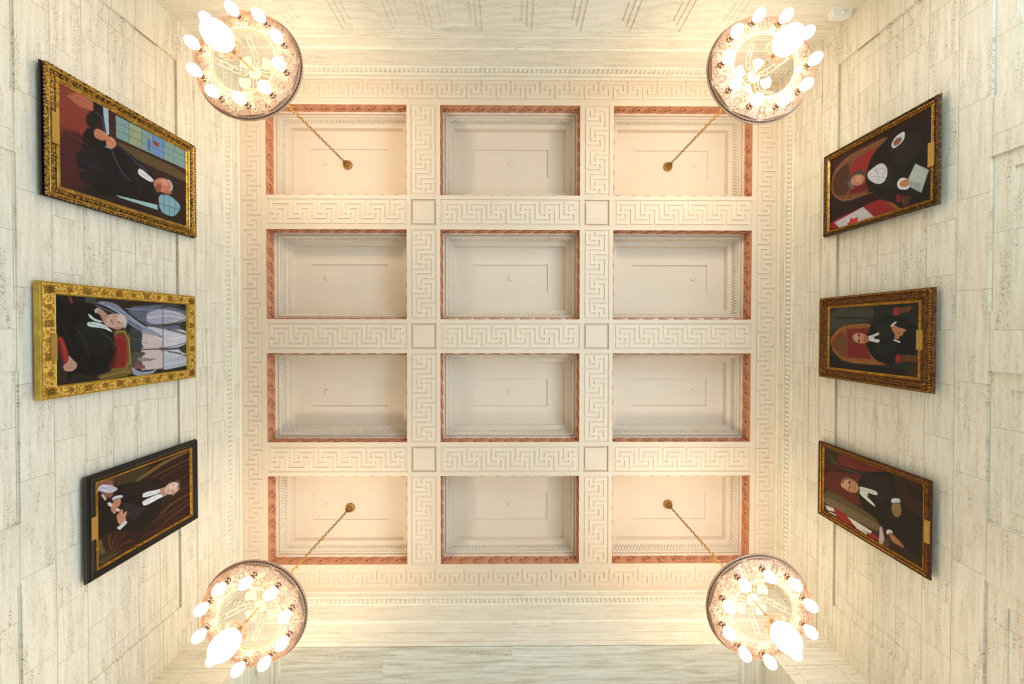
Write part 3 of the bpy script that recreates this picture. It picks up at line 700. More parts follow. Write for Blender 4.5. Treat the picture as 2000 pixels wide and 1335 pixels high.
[0,[216,152,112],5,[388,613,372,620,360,633,355,649,357,666,367,680,382,688,399,689,416,682,428,669,433,653,430,636,421,622,406,614]],
[0,[176,100,70],4,[380,512,364,518,352,529,347,544,349,559,358,571,373,579,390,579,406,573,418,562,423,547,421,532,411,519,397,512]],[1,[40,26,22],6,[458,628,337,629]],
[0,[50,34,28],2,[427,618,420,619,414,622,411,627,411,632,414,637,419,640,426,642,433,641,439,637,442,633,442,627,439,623,434,619]],
[0,[50,34,28],2,[365,620,358,621,352,624,349,629,349,634,351,639,357,642,364,643,371,642,377,639,380,634,380,629,377,624,372,621]],[1,[140,70,54],4,[407,571,367,568]]],6:[[0,[50,30,18],1,[864,1216,880,-18,2,-3,-28,1214]],
[0,[56,44,24],6,[842,1189,854,977,689,983,643,1186]],
[0,[116,28,18],5,[851,977,857,633,855,348,741,631,708,896,722,976]],[1,[70,16,12],4,[843,843,726,850]],[1,[70,16,12],4,[829,783,842,619,812,625,791,790,829,783]],[1,[104,84,50],7,[815,1180,677,975,694,715]],
[0,[96,28,18],6,[550,1185,680,715,687,631,437,698,306,682,290,891,289,1182]],
[0,[76,22,14],8,[643,1186,701,896,665,895,558,1185]],
[0,[88,72,38],5,[274,1182,317,1121,305,769,282,518,205,439,139,464,83,737,120,1180]],
[0,[116,96,62],5,[213,1181,240,844,217,465,192,439,119,477,105,1180]],
[0,[92,76,42],4,[286,1156,291,769,262,504,229,517,226,843,217,1172]],
[0,[70,34,18],5,[116,1189,126,464,19,338,22,27,-1,27,-16,1205]],
[0,[150,18,14],3,[131,1034,126,842,41,736,16,887,31,1024]],
[0,[222,214,206],3,[101,1162,115,1042,83,1025,50,1135]],
[0,[220,212,204],3,[111,850,111,737,99,535,61,555,41,736]],
[0,[216,206,198],3,[48,737,48,588,24,595,31,729]],
[0,[200,190,180],3,[45,1109,56,1000,37,1008,30,1109]],
[0,[160,22,16],3,[52,582,78,502,64,457,32,456,22,575]],
[0,[150,20,16],3,[98,1189,103,1153,71,1179]],
[0,[26,20,16],5,[563,728,735,631,784,524,861,301,634,275,530,183,551,3,82,8,82,80,128,200,197,316,219,414,282,518,300,640,434,705]],
[0,[60,30,16],8,[849,301,845,-3,548,8,548,172,788,208]],
[0,[40,22,14],8,[798,186,801,16,662,15,659,119]],
[0,[38,30,24],14,[687,631,817,348,612,321,452,442,549,574]],[1,[44,34,26],8,[361,519,310,366,261,270]],
[0,[214,222,218],3,[548,699,569,574,580,482,534,476,516,601,472,580,491,642,417,500,390,508,458,698,499,684]],[1,[90,90,84],3,[519,671,546,521]],
[0,[204,214,226],3,[558,330,588,303,611,240,567,234,563,262,521,326]],
[0,[150,116,66],3,[484,326,539,303,564,239,528,225,447,226,398,260,398,295,436,319]],[1,[90,66,36],3,[473,296,404,272]],[1,[90,66,36],3,[500,267,432,243]],
[0,[206,214,222],3,[187,379,224,353,226,311,203,307,196,340,151,364]],
[0,[176,110,70],3,[183,352,197,316,158,223,118,186,109,222,109,315]],[1,[110,66,42],3,[161,292,137,206]],
[0,[196,176,170],3,[187,449,219,427,88,394,-5,424,12,456]],
[0,[90,60,36],4,[78,400,139,352,44,339,11,362,6,412]],
[0,[190,132,94],3,[488,708,454,737,431,781,423,833,431,882,456,918,492,933,531,924,565,893,588,846,594,794,584,747,559,714,525,700]],
[0,[206,152,116],5,[504,820,476,834,452,857,438,885,435,911,445,931,465,940,493,937,521,922,544,898,559,871,561,845,550,826,530,817]],
[0,[130,96,60],3,[504,933,564,910,597,848,578,825,542,894,467,916]],
[0,[150,116,76],3,[593,840,590,780,568,765,560,817]],[1,[60,40,30],5,[557,825,510,817,444,838]],
[0,[60,42,34],2,[546,806,540,808,533,813,528,820,524,828,524,836,526,841,531,843,537,841,544,836,549,829,553,821,553,813,551,808]],[1,[140,76,60],4,[484,764,522,742]]]}
# ------------------------------------------------------------------ chandeliers
# origin of each: centre of the ring; z up. Drop from the ceiling panel to the ring = 2.375
DROP = 2.375
def ring_mesh():
    """wide openwork ring: rises outwards, ten lamp bosses, ten eyelet panels between them"""
    NA, NR = 600, 26; r0, r1 = .345, .542
    zs = {}
    vs = []; fs = []
    def prof(t): return -.004 + .012*sin(pi*t*1.0) + .058*t*t
    for i in range(NA):
        a = 2*pi*i/NA; ph = (a/(2*pi)*10) % 1.0              # 0 at a lamp
        q = ph if ph < .5 else ph-1.0
        for j in range(NR+1):
            t = j/NR; r = r0+(r1-r0)*t
            z = prof(t)
            # relief: swirls near the lamps, gadroons at the inner edge, bead line outside
            u = q*2*pi/10*r/.03; v = (r-.455)/.03
            rr = hypot(u, v)
            z += -.016*math.exp(-rr*rr/2.2)
            for su in (-1.9, 1.9):
                for sv in (1.1, -1.0):
                    d = hypot(u-su, v-sv); z += -.010*math.exp(-d*d*1.4)*(1+.9*cos(7*d))
            z += -.0035*cos(a*60)*math.exp(-((t-.14)/.08)**2)
            z += -.0035*cos(a*120)*math.exp(-((t-.93)/.05)**2)
            z += -.0022*sin(r*420+3*sin(a*30))
            vs.append((r*cos(a), r*sin(a), z))
    def hole(i, j):
        a = 2*pi*(i+.5)/NA; ph = (a/(2*pi)*10) % 1.0; t = (j+.5)/NR; r = r0+(r1-r0)*t
        e = ph-.5; u = e*2*pi/10*r; v = r-.468                 # centre of the eyelet panel
        if (u/.040)**2+((v)/.050)**2 < 1:
            if hypot(u, v+.012) < .021 or abs(u) < .004 + max(0, v)*.12: return False
            return True
        for su in (-1, 1):
            if hypot(u-su*.052, r-.512) < .0080 or hypot(u-su*.062, r-.415) < .0075 or hypot(u-su*.026, r-.530) < .0060 or hypot(u-su*.035, r-.395) < .0055: return True
        return False
    for i in range(NA):
        i2 = (i+1) % NA
        for j in range(NR):
            if not hole(i, j): fs.append((i*(NR+1)+j, i2*(NR+1)+j, i2*(NR+1)+j+1, i*(NR+1)+j+1))
    me = bpy.data.meshes.new('ring'); me.from_pydata(vs, [], fs); me.polygons.foreach_set('use_smooth', [True]*len(fs)); me.update(); return me
def circ(r, z, n=64): return [(r*cos(2*pi*k/n), r*sin(2*pi*k/n), z) for k in range(n)]
RING = ring_mesh()
mb = MB(); mb.tube(circ(.548, .058), .011, 8, closed=True); mb.tube(circ(.566, .082), .010, 8, closed=True); mb.tube(circ(.556, .07), .006, 6, mi=1, closed=True)
for k in range(96):
    a = 2*pi*k/96; mb.ball((.555*cos(a), .555*sin(a), .064), .0085, 6, 4, mi=0)
RIM = mb.mesh('rim', True)
mb = MB(); mb.tube(circ(.342, -.004), .010, 8, closed=True); mb.tube(circ(.326, .004), .007, 8, closed=True)
for k in range(72):
    a = 2*pi*k/72; mb.ball((.334*cos(a), .334*sin(a), -.004), .0065, 6, 4)
INNER = mb.mesh('inner_rim', True)
# crown plaque above each lamp (upright, pierced crest along the outside) seen as the pointed edge
mb = MB()
for k in range(10):
    a0 = 2*pi*k/10; n = 9; vs = []
    for i in range(n):
        a = a0+(i/(n-1)-.5)*2*pi/10*.96; r = .545; e = abs(i/(n-1)-.5)*2
        vs += [(r*cos(a), r*sin(a), .055), ((r+.004)*cos(a), (r+.004)*sin(a), .050-.034*(1-e)**.7)]
    mb.add(vs, [(2*i, 2*i+2, 2*i+3, 2*i+1) for i in range(n-1)])
CREST = mb.mesh('crest')
# lamp socket and bulb
mb = MB(); mb.lathe([(.0005, .012), (.030, .010), (.034, .0), (.026, -.008), (.017, -.012), (.019, -.034), (.021, -.040), (.0005, -.040)], 14, mi=1)
for k in range(7):
    a = 2*pi*k/7; mb.ball((.030*cos(a), .030*sin(a), -.004), 1, 6, 4, (.011, .011, .009))
SOCK = mb.mesh('socket', True)
mb = MB(); mb.lathe([(.0005, -.030), (.018, -.034), (.028, -.048), (.044, -.070), (.054, -.093), (.057, -.114), (.052, -.136), (.040, -.156), (.022, -.170), (.0005, -.175)], 18)
BULB = mb.mesh('bulb', True)
# curved openwork arm from the hub (z .19) down to the inner rim
def arm_mesh():
    mb = MB(); c = []
    for k in range(15):
        t = k/14; r = .075+(.335-.075)*t; z = .165+.045*sin(pi*min(1, t*1.5))-.165*t**1.6
        c.append((r, 0, z))
    for s in (-1, 1):
        mb.tube([(x, s*(.018+.008*sin(pi*i/14)), z) for i, (x, y, z) in enumerate(c)], .0055, 6)
    m = c[8]; mb.tube([(m[0]+.018*cos(a), .018*sin(a), m[2]-.004*cos(a)) for a in [2*pi*k/12 for k in range(12)]], .004, 6, closed=True)
    for i in (2, 5, 11): p = c[i]; mb.box((p[0]-.004, -.020, p[2]-.003), (p[0]+.004, .020, p[2]+.003))
    mb.ball(c[-1], .013, 8, 5)
    mb.tube([(c[-1][0]-.004, 0, .03), c[-1]], .007, 6)
    return mb.mesh('arm', True)
ARM = arm_mesh()
# hub: fluted bowl with collar
mb = MB()
mb.lathe([(.0005, .150), (.010, .152), (.020, .158), (.024, .170), (.040, .158), (.062, .160), (.072, .176), (.070, .192), (.055, .204), (.026, .214), (.018, .235), (.012, .25), (.0005, .252)], 28)
for k in range(20):
    a = 2*pi*k/20; mb.ball((.066*cos(a), .066*sin(a), .172), 1, 6, 4, (.007, .007, .012))
HUB = mb.mesh('hub', True)
# shell leaf between the arms
def shell_mesh():
    mb = MB(); n = 11; vs = []; fs = []
    m = 6
    for i in range(n):
        a = radians(-48+96*i/(n-1)); R_ = .118*(1-.12*(abs(i-(n-1)/2)/(n/2))**2)*(1.0 if i % 2 else .92)
        for j in range(m+1):
            t = j/m; r = R_*t
            vs.append((.075+r*cos(a)*1.25, r*sin(a)*1.05, .172+.030*sin(pi*t*.8)-.012*t+(.004 if i % 2 else -.003)*t))
    for i in range(n-1):
        for j in range(m): fs.append((i*(m+1)+j, (i+1)*(m+1)+j, (i+1)*(m+1)+j+1, i*(m+1)+j+1))
    mb.add(vs, fs); return mb.mesh('shell', True)
SHELL = shell_mesh()
def chain_mesh(z0, z1, ln=.070, w=.019, r=.0052, n=None):
    mb = MB(); pitch = ln-4*r*.9; n = n or max(2, int(round((z1-z0)/pitch))); pitch = (z1-z0)/n
    for i in range(n):
        zc = z0+pitch*(i+.5); pts = []
        for k in range(12):
            a = 2*pi*k/12; u = w*cos(a)*(.9 if abs(sin(a)) > .5 else 1); v = (pitch/2+r*1.4)*sin(a)
            pts.append((u, 0, zc+v) if i % 2 == 0 else (0, u, zc+v))
        mb.tube(pts, r, 6, closed=True)
    return mb.mesh('chain', True)
CHAIN = chain_mesh(.245, DROP-.115)
LCHAIN = chain_mesh(-.135, .152, .046, .011, .0034)
mb = MB()
mb.lathe([(.0005, -.128), (.010, -.128), (.016, -.120), (.010, -.110), (.022, -.118), (.030, -.133)], 16)
mb.ball((0, 0, -.125), .013, 8, 6)
LOOP = mb.mesh('finial', True)
# leafy collar of the globe
def collar_mesh():
    mb = MB(); NA = 120; prof = [(.020, -.128), (.040, -.134), (.060, -.142), (.080, -.152), (.096, -.164), (.112, -.176), (.126, -.186)]
    vs = []; 
    for i in range(NA):
        a = 2*pi*i/NA; lobe = abs(cos(a*5)); 
        for j, (r, z) in enumerate(prof):
            t = j/(len(prof)-1); rr = r*(1+.13*t*t*(lobe-.45)); zz = z-.010*cos(a*10)*t+.004*cos(a*40)*t
            vs.append((rr*cos(a), rr*sin(a), zz))
    m = len(prof); fs = [(i*m+j, ((i+1) % NA)*m+j, ((i+1) % NA)*m+j+1, i*m+j+1) for i in range(NA) for j in range(m-1)]
    mb.add(vs, fs)
    mb.lathe([(.050, -.185), (.058, -.192), (.064, -.199), (.066, -.209), (.058, -.212)], 32, mi=1)
    return mb.mesh('collar', True)
COLLAR = collar_mesh()
mb = MB(); pr = [(.0005, -.200), (.055, -.204)]
for k in range(1, 18):
    t = pi*k/18; pr.append((.128*sin(t)**.92 if k > 2 else .128*sin(t), -.355+.157*cos(t)))
pr = [(.0005, -.205), (.058, -.207), (.083, -.228), (.106, -.262), (.122, -.302), (.128, -.345), (.124, -.388), (.110, -.430), (.088, -.466), (.058, -.493), (.028, -.507), (.0005, -.511)]
pr = [(r, -.205+(z+.205)*.86) for r, z in pr]
mb.lathe(pr, 32); GLOBE = mb.mesh('globe', True)
mb = MB()
mb.lathe([(.0005, -.125), (.010, -.122), (.014, -.110), (.012, -.10), (.034, -.092), (.044, -.070), (.040, -.052), (.052, -.046), (.054, -.036), (.072, -.026), (.079, -.012), (.079, .0)], 28)
mb.tube(circ(.047, -.049, 24), .0055, 6, mi=1, closed=True); mb.tube(circ(.036, -.094, 24), .004, 6, mi=1, closed=True); mb.tube(circ(.076, -.006, 28), .005, 6, mi=1, closed=True); mb.tube(circ(.018, -.108, 16), .005, 6, mi=1, closed=True)  # dark rings stand in for the shade in the canopy grooves
CANOPY = mb.mesh('canopy', True)
USED = set()
def part(name, me, parent, mat, **k):
    m = None
    if me.name not in USED: USED.add(me.name); m = mat
    return link(name, me, parent, m, **k)
def chandelier(x, y, bulb0, arm0, label, roll=0.0):
    t = empty('chandelier', (x, y, Z(6.165+.02)-DROP)); tag(t, label, 'chandelier', 'ring chandeliers under the coffered ceiling')
    part('canopy', CANOPY, t, [MAT['brass'], MAT['chdark']], loc=(0, 0, DROP))
    part('chain', CHAIN, t, MAT['brass'])
    part('hub', HUB, t, MAT['chandlt'])
    b0 = radians(bulb0)
    rg = part('ring', RING, t, MAT['chand'], rot=(0, 0, b0))
    s = rg.modifiers.new('thickness', 'SOLIDIFY'); s.thickness = .006; s.offset = 1
    part('outer_rim', RIM, rg, [MAT['rim'], MAT['chdark']]); part('inner_rim', INNER, rg, MAT['chandlt'])
    part('crest', CREST, rg, MAT['chand'])
    for k in range(10):
        a = b0+2*pi*k/10
        sk = part('lamp_socket', SOCK, t, [MAT['chand'], MAT['chdark']], loc=(.452*cos(a), .452*sin(a), .0))
        part('light_bulb', BULB, sk, MAT['bulb'])
    for k in range(4):
        a = radians(arm0)+pi/2*k
        part('arm', ARM, t, MAT['chandlt'], rot=(0, 0, a)); part('shell_leaf', SHELL, t, MAT['chandlt'], rot=(0, 0, a+pi/4))
    part('globe_chain', LCHAIN, t, MAT['brass'])
    c = part('globe_collar', COLLAR, t, [MAT['chand'], MAT['chdark']]); part('finial', LOOP, c, MAT['brass'])
    part('globe', GLOBE, t, MAT['globe'])
    # two upward lights added to brighten ceiling and hub; no fixture carries them
    l = bpy.data.lights.new('added_uplight', 'AREA'); l.shape = 'DISK'; l.size = .5; l.energy = UP_W; l.color = LAMP_COL
    lo = bpy.data.objects.new('added_uplight', l); COL.objects.link(lo); lo.parent = t; lo.location = (0, 0, .275); lo.rotation_euler = (pi, 0, 0)
    l = bpy.data.lights.new('added_low_uplight', 'AREA'); l.shape = 'DISK'; l.size = .62; l.energy = UP_W*.07; l.color = LAMP_COL
    lo = bpy.data.objects.new('added_low_uplight', l); COL.objects.link(lo); lo.parent = t; lo.location = (0, 0, .045); lo.rotation_euler = (pi, 0, 0)
    return t
chandelier(-2.825, -2.805, -94.4, -86, 'ringed chandelier hanging beside the portrait of the man at the leaded window')
chandelier(2.665, -2.800, -71, -112, 'ringed chandelier hanging beside the portrait with white lace and red flag')
chandelier(-2.805, 3.080, -84.5, 88, 'ringed chandelier hanging beside the black-framed portrait')
chandelier(2.700, 3.035, -90.6, 94, 'ringed chandelier hanging beside the portrait of the bald man with glasses')

# ------------------------------------------------------------------ portraits
def seg_dist(px, py, ax, ay, bx, by):
    dx, dy = bx-ax, by-ay; L = dx*dx+dy*dy+1e-9
    t = np.clip(((px-ax)*dx+(py-ay)*dy)/L, 0, 1)
    return np.hypot(px-ax-t*dx, py-ay-t*dy)
def paint(name, k, w, h, mat, step=4.2):
    """an upright painted canvas: every shape is laid down as a brush patch with a soft edge (mm)"""
    wm, hm = w*1000, h*1000
    nx, ny = int(wm/step)+1, int(hm/step)+1
    gx, gy = np.meshgrid(np.linspace(0, wm, nx), np.linspace(0, hm, ny))
    img = np.zeros((ny, nx, 3)); rng = np.random.RandomState(k)
    for typ, col, s, flat in ART[k]:
        c = np.array(srgb(col)[:3]); P = np.array(flat, float).reshape(-1, 2)
        s = s*(1.25 if typ == 0 else 1.2)
        if typ == 0 and len(P) >= 6:                           # round the corners of organic patches
            Q = np.roll(P, -1, 0); P = np.stack([P*.78+Q*.22, P*.22+Q*.78], 1).reshape(-1, 2)
        elif typ == 1 and len(P) >= 3:
            P = np.concatenate([P[:1], np.stack([P[:-1]*.75+P[1:]*.25, P[:-1]*.25+P[1:]*.75], 1).reshape(-1, 2), P[-1:]])
        m = s*2+8
        x0, x1, y0, y1 = P[:, 0].min()-m, P[:, 0].max()+m, P[:, 1].min()-m, P[:, 1].max()+m
        i0, i1 = max(0, int(x0/wm*(nx-1))), min(nx, int(x1/wm*(nx-1))+2); j0, j1 = max(0, int(y0/hm*(ny-1))), min(ny, int(y1/hm*(ny-1))+2)
        if i1 <= i0 or j1 <= j0: continue
        X, Y = gx[j0:j1, i0:i1], gy[j0:j1, i0:i1]
        d = np.full(X.shape, 1e9); n = len(P)
        for a in range(n if typ == 0 else n-1):
            b = (a+1) % n; d = np.minimum(d, seg_dist(X, Y, P[a, 0], P[a, 1], P[b, 0], P[b, 1]))
        if typ == 0:
            ins = np.zeros(X.shape, bool)
            for a in range(n):
                b = (a+1) % n; ya, yb = P[a, 1], P[b, 1]
                if ya == yb: continue
                cr = ((Y >= min(ya, yb)) & (Y < max(ya, yb)))
                ins ^= cr & (X < (Y-ya)/(yb-ya)*(P[b, 0]-P[a, 0])+P[a, 0])
            sd = np.where(ins, -d, d); e = max(s, 2.5); al = np.clip(.5-sd/(2*e), 0, 1)
        else:
            e = max(s*.35, 2.5); al = np.clip(.5-(d-s/2)/(2*e), 0, 1)
        al = (al*al*(3-2*al))[..., None]
        img[j0:j1, i0:i1] = img[j0:j1, i0:i1]*(1-al)+c*al
    # brushwork: slightly uneven pigment
    nz = rng.rand(ny//3+2, nx//3+2); fx, fy = gx/step/3, gy/step/3
    ix, iy = fx.astype(int), fy.astype(int); tx, ty = fx-ix, fy-iy
    ix = np.clip(ix, 0, nz.shape[1]-2); iy = np.clip(iy, 0, nz.shape[0]-2)
    nn = nz[iy, ix]*(1-tx)*(1-ty)+nz[iy, ix+1]*tx*(1-ty)+nz[iy+1, ix]*(1-tx)*ty+nz[iy+1, ix+1]*tx*ty
    img *= (1+.28*(nn-.5))[..., None]
    lum = img.mean(2, keepdims=True); img = (img*.86+lum*.14)*.84
    xs = (w/2-gx/1000).ravel(); zs = (gy/1000-h/2).ravel()
    vs = np.stack([xs, np.zeros_like(xs), zs], 1)
    idx = np.arange(nx*ny).reshape(ny, nx)
    fs = np.stack([idx[:-1, :-1], idx[1:, :-1], idx[1:, 1:], idx[:-1, 1:]], -1).reshape(-1, 4)
    me = bpy.data.meshes.new(name); me.from_pydata(vs.tolist(), [], fs.tolist())
    ca = me.color_attributes.new('pigment', 'FLOAT_COLOR', 'POINT')
    buf = np.ones((nx*ny, 4)); buf[:, :3] = img.reshape(-1, 3); ca.data.foreach_set('color', buf.ravel()); me.update()
    return me
def oil_mat():
    M = NT('oil_paint'); v = M.n('ShaderNodeVertexColor'); v.layer_name = 'pigment'
    M.l(v.outputs[0], M.b.inputs['Base Color']); M.b.inputs['Roughness'].default_value = .5
    M.b.inputs['Specular IOR Level'].default_value = .25
    return M.m
MAT['oil'] = oil_mat()
def gilt(name, hi, lo, scale, rough=.38, metal=.6, bump=.8, stretch=(1, 1, 1), thr=(.42, .6)):
    M = NT(name); g = M.n('ShaderNodeTexCoord'); mp = M.n('ShaderNodeMapping'); mp.inputs['Scale'].default_value = stretch
    M.l(g.outputs['Object'], mp.inputs[0]); nz = M.noise(mp.outputs[0], scale, 3, .6, .6)
    M.l(M.mix(M.ramp(nz, *thr), srgb(lo), srgb(hi)), M.b.inputs['Base Color'])
    M.b.inputs['Roughness'].default_value = rough; M.b.inputs['Metallic'].default_value = metal
    M.bump(nz, bump, .006); return M.m
MAT['gold_carved'] = gilt('carved_old_gold', (181, 138, 60), (58, 40, 18), 55)
MAT['gold_plain'] = gilt('burnished_gold', (216, 176, 82), (168, 124, 48), 20, bump=.1)
MAT['gold_bright'] = gilt('bright_gold_leaf', (240, 204, 104), (176, 124, 34), 58, .36, .5, 1.0, thr=(.44, .58))
MAT['gold_flat'] = gilt('bright_gold_edge', (207, 174, 72), (184, 150, 56), 9, .5, .4, .1)
MAT['gold_patch'] = gilt('dark_gold_patch', (160, 122, 40), (124, 90, 28), 90, .5, .4, .6)
MAT['black_lac'] = plain('black_lacquer', (9, 8, 7), .3, nscale=10)
MAT['black_side'] = plain('black_side', (16, 18, 20), .5)
MAT['gold_dark'] = gilt('dark_bronze_gold', (106, 74, 28), (44, 26, 10), 45, .42, .5)
MAT['gold_brown'] = gilt('brown_gold', (132, 84, 30), (78, 46, 18), 34, .42, .5, .6)
MAT['red_brown'] = gilt('red_brown_carved', (106, 52, 20), (42, 18, 8), 60, .42, .4)
MAT['gold_line'] = gilt('gold_line', (200, 148, 52), (148, 100, 30), 30, .35, .6, .1)

def portrait(k, side, y0, y1, h0, h1, c0, c1, d0, d1, front, label, frame):
    """outer frame y0..y1, h0..h1; canvas c0..c1, d0..d1; front = projection of the frame front"""
    w, h = y1-y0, h1-h0; cw, chh = c1-c0, d1-d0
    X = XL-.03 if side < 0 else XR+.03
    t = empty('framed_portrait', (X, (y0+y1)/2, Z((h0+h1)/2)), rotz=-pi/2 if side < 0 else pi/2)
    tag(t, label, 'painting', 'portraits on the side walls')
    insx = (w-cw)/2
    fm = MB(); frame(fm, w, h, insx, front)
    f = fm.build('frame', FR_M[k], t)
    # canvas sits just behind the sight edge; it may be a little off centre in its frame
    sgn = -1 if side < 0 else 1
    offx = ((c0+c1)/2-(y0+y1)/2)*sgn; offz = (d0+d1)/2-(h0+h1)/2
    cv = link('canvas', paint('canvas', k, cw, chh, None), t, MAT['oil'], loc=(0, front-.029, 0))
    cv.scale = ((w-2*insx+.016)/cw, 1, (h-2*insx+.016)/chh)
    mb = MB(); mb.box((-w/2+insx-.02, front-.052, -h/2+insx-.02), (w/2-insx+.02, front-.031, h/2-insx+.02))
    for sx in (-1, 1):
        for sz in (-1, 1): mb.box((sx*cw*.3-.03, -.001, sz*chh*.32-.04), (sx*cw*.3+.03, front-.04, sz*chh*.32+.04)); mb.build('backing', MAT['black_side'], t)
    # liner fills between moulding and canvas
    return t, f, w, h, insx
FR_M = {1: [MAT['gold_carved'], MAT['gold_plain'], MAT['black_side']], 2: [MAT['gold_bright'], MAT['gold_flat'], MAT['gold_patch']],
        3: [MAT['black_lac'], MAT['gold_line'], MAT['black_side']], 4: [MAT['gold_dark'], MAT['gold_line'], MAT['gold_dark']],
        5: [MAT['gold_brown'], MAT['gold_line'], MAT['gold_dark']], 6: [MAT['red_brown'], MAT['gold_line'], MAT['red_brown']]}
def beads_rect(mb, w, h, ins, d, pitch, r, mi, ax=(1, 1, 1)):
    W2, H2 = w/2-ins, h/2-ins
    for L, f in ((2*W2, lambda s: (s, d, -H2)), (2*W2, lambda s: (s, d, H2)), (2*H2, lambda s: (-W2, d, s)), (2*H2, lambda s: (W2, d, s))):
        n = int(L/pitch)
        for i in range(n): mb.ball(f(-L/2+L*(i+.5)/n), r, 6, 4, ax, mi=mi)
def fr1(mb, w, h, i, f):
    frame_sweep(mb, w, h, [(i, f-0.058), (0, f-0.058), (0, f-.045), (.004, f-.040)], 2)
    frame_sweep(mb, w, h, [(.004, f-.014), (.014, f-.006), (.030, f-.004)], 0)
    frame_sweep(mb, w, h, [(.030, f-.004), (.036, f+.001), (.042, f-.006)], 1)
    frame_sweep(mb, w, h, [(.042, f-.006), (.060, f-.026), (.085, f-.022), (i-.034, f-.014)], 0)
    frame_sweep(mb, w, h, [(i-.034, f-.014), (i-.026, f-.006), (i-.018, f-.012), (i-.012, f-.010), (i-.006, f-.02), (i+.004, f-.03)], 1)
    beads_rect(mb, w, h, .012, f-.012, .034, .013, 0, (1.2, 1, 1.2))
    beads_rect(mb, w, h, .066, f-.020, .05, .015, 0, (1, .6, 1))
    beads_rect(mb, w, h, i-.014, f-.012, .013, .005, 0)
def fr2(mb, w, h, i, f):
    frame_sweep(mb, w, h, [(i, f-0.066), (0, f-0.066), (0, f-.012), (.006, f-.006), (.010, f-.012), (.014, f-.004)], 1)
    frame_sweep(mb, w, h, [(.014, f-.004), (.05, f), (i-.012, f-.003)], 0)
    frame_sweep(mb, w, h, [(i-.012, f-.003), (i-.006, f), (i+.004, f-.03)], 1)
    rr = random.Random(4)
    W2, H2 = w/2, h/2
    for s in (-1, 1):
        for L, ax in ((h, 0), (w, 1)):
            m = int(L/.135); 
            for q in range(m):
                c = -L/2+L*(q+.5)/m; e = .030
                p = (s*(W2-i*.53), c) if ax == 0 else (c, s*(H2-i*.53))
                if q % 2 == 0:
                    for u in range(3):
                        for v in range(3):
                            mb.box((p[0]-e+u*.021, f-.004, p[1]-e+v*.021), (p[0]-e+u*.021+.016, f+.005, p[1]-e+v*.021+.016), 2)
                else:
                    mb.ball((p[0], f-.002, p[1]), 1, 10, 6, (.026, .008, .026), mi=2)
            nn = int(L/.017)
            for q in range(nn):
                c = -L/2+.02+(L-.04)*(q+rr.random())/nn; o = rr.uniform(.022, i-.02)
                p = (s*(W2-o), c) if ax == 0 else (c, s*(H2-o))
                mb.ball((p[0], f-.001, p[1]), 1, 5, 4, (rr.uniform(.005, .011), .006, rr.uniform(.005, .011)), mi=0)
def fr3(mb, w, h, i, f):
    frame_sweep(mb, w, h, [(i, f-0.055), (0, f-0.055), (0, f-.035), (.010, f-.030), (.012, f-.012), (.020, f), (.032, f+.002), (.040, f-.008), (i-.034, f-.020), (i-.026, f-.014), (i-.022, f-.018)], 0)
    frame_sweep(mb, w, h, [(i-.022, f-.018), (i-.014, f-.010), (i-.008, f-.012), (i+.006, f-.03)], 1)
def fr4(mb, w, h, i, f):
    frame_sweep(mb, w, h, [(i, f-0.034), (0, f-0.034), (0, f-.03), (.006, f-.022), (.010, f-.004), (.022, f), (.030, f-.010)], 0)
    frame_sweep(mb, w, h, [(.030, f-.010), (.042, f-.014), (i-.014, f-.012)], 2)
    frame_sweep(mb, w, h, [(i-.014, f-.012), (i-.008, f-.006), (i+.004, f-.03)], 1)
    beads_rect(mb, w, h, .016, f-.004, .03, .008, 0); beads_rect(mb, w, h, i-.026, f-.010, .024, .0085, 1)
def fr5(mb, w, h, i, f):
    frame_sweep(mb, w, h, [(i, f-0.045), (0, f-0.045), (0, f-.03), (.008, f-.02), (.012, f-.004), (.024, f+.002), (.036, f-.012), (.050, f-.004), (.062, f-.016), (.078, f-.010), (i-.045, f-.022), (i-.036, f-.014), (i-.026, f-.022)], 0)
    frame_sweep(mb, w, h, [(i-.026, f-.022), (i-.012, f-.012), (i+.005, f-.03)], 1)
    beads_rect(mb, w, h, .018, f, .028, .008, 1); beads_rect(mb, w, h, .008, f-.012, .028, .009, 0)
    for sx in (-1, 1):
        for sz in (-1, 1):
            for q in range(7):
                a = q*.9; r = .012+.006*q
                mb.ball((sx*(w/2-.055)+r*cos(a), f-.008, sz*(h/2-.055)+r*sin(a)), 1, 6, 4, (.013, .010, .013), mi=1 if q % 2 else 0)
def fr6(mb, w, h, i, f):
    frame_sweep(mb, w, h, [(i, f-0.034), (0, f-0.034), (0, f-.026), (.006, f-.012), (.016, f), (.024, f-.010)], 0)
    frame_sweep(mb, w, h, [(.024, f-.010), (.032, f-.012), (.036, f-.004), (.042, f-.010)], 1)
    frame_sweep(mb, w, h, [(.042, f-.010), (i-.010, f-.016)], 2)
    frame_sweep(mb, w, h, [(i-.010, f-.016), (i-.005, f-.010), (i+.006, f-.03)], 1)
    beads_rect(mb, w, h, .015, f-.002, .024, .007, 0)
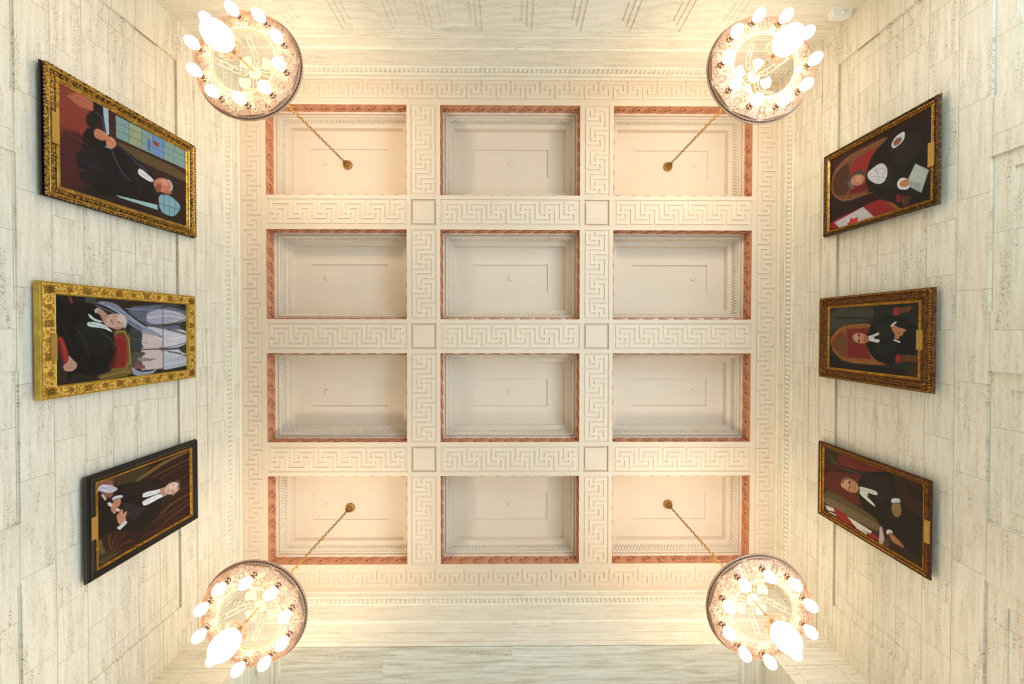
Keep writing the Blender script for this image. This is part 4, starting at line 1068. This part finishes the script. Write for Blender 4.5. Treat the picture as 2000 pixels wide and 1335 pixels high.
DEF = [
 (1, -1, -2.435, -1.215, 3.295, 4.850, -2.293, -1.320, 3.378, 4.685, .10, 'portrait of a man seated by a leaded window in a carved gold frame', fr1),
 (2, -1, -.434, .645, 3.247, 4.822, -.324, .529, 3.346, 4.697, .10, 'portrait of a smiling man before arched windows in a bright gold frame', fr2),
 (3, -1, 1.480, 2.557, 3.585, 4.847, 1.570, 2.440, 3.646, 4.682, .10, 'portrait of a dark-haired man before a brown curtain in a black frame', fr3),
 (4, 1, -2.310, -1.231, 3.485, 4.790, -2.238, -1.307, 3.555, 4.726, .10, 'portrait of a person in white lace collar beside a red and white flag', fr4),
 (5, 1, -.425, .636, 3.518, 4.836, -.286, .494, 3.634, 4.667, .10, 'portrait of a man with clasped hands seated on a pointed gilt chair', fr5),
 (6, 1, 1.503, 2.503, 3.518, 4.826, 1.560, 2.423, 3.549, 4.748, .10, 'portrait of a bald man with glasses in a thin red-brown frame', fr6)]
PL = {1: (-2.0, -1.715, .055), 2: (.045, .285, .045), 3: (1.90, 2.13, .05), 4: (-1.86, -1.62, .052), 5: (.0, .205, .055), 6: (1.905, 2.135, .04)}
for k, side, y0, y1, h0, h1, c0, c1, d0, d1, fr_, lab, fn in DEF:
    t, f, w, h, ins = portrait(k, side, y0, y1, h0, h1, c0, c1, d0, d1, fr_, lab, fn)
    sgn = -1 if side < 0 else 1
    mid = (y0+y1)/2; pw = PL[k][1]-PL[k][0]; px = ((PL[k][0]+PL[k][1])/2-mid)*sgn
    zb = -h/2+(d0-h0)-.012
    mb = MB(); mb.box((px-pw/2, fr_-.01, zb-PL[k][2]/2), (px+pw/2, fr_+.006, zb+PL[k][2]/2))
    for s in (-1, 1): mb.ball((px+s*(pw/2-.012), fr_+.006, zb), .004, 6, 4)
    tag(mb.build('nameplate', MAT['plate'], t), 'small brass plate')

# small white box high in the corner of the far wall
mb = MB()
vs = [(-.13, 0, .0), (.13, 0, .0), (.10, .10, .0), (-.10, .10, .0)]
mb.add([(x, y, z) for x, y, _ in vs for z in (0,)][:4]+[(x*.9, y*.85, .09) for x, y, _ in vs], [(0, 3, 2, 1), (4, 5, 6, 7), (0, 1, 5, 4), (1, 2, 6, 5), (2, 3, 7, 6), (3, 0, 4, 7)])
o = mb.build('wall_box', MAT['white'], loc=(4.04, YT, Z(4.40))); tag(o, 'small white box mounted high in the corner of the far wall', 'box')
mb = MB(); mb.lathe([(.0005, -.012), (.02, -.010), (.026, 0)], 14); mb.build('lens', MAT['glass2'] if 'glass2' in MAT else MAT['white'], o, True, loc=(0, .05, 0))
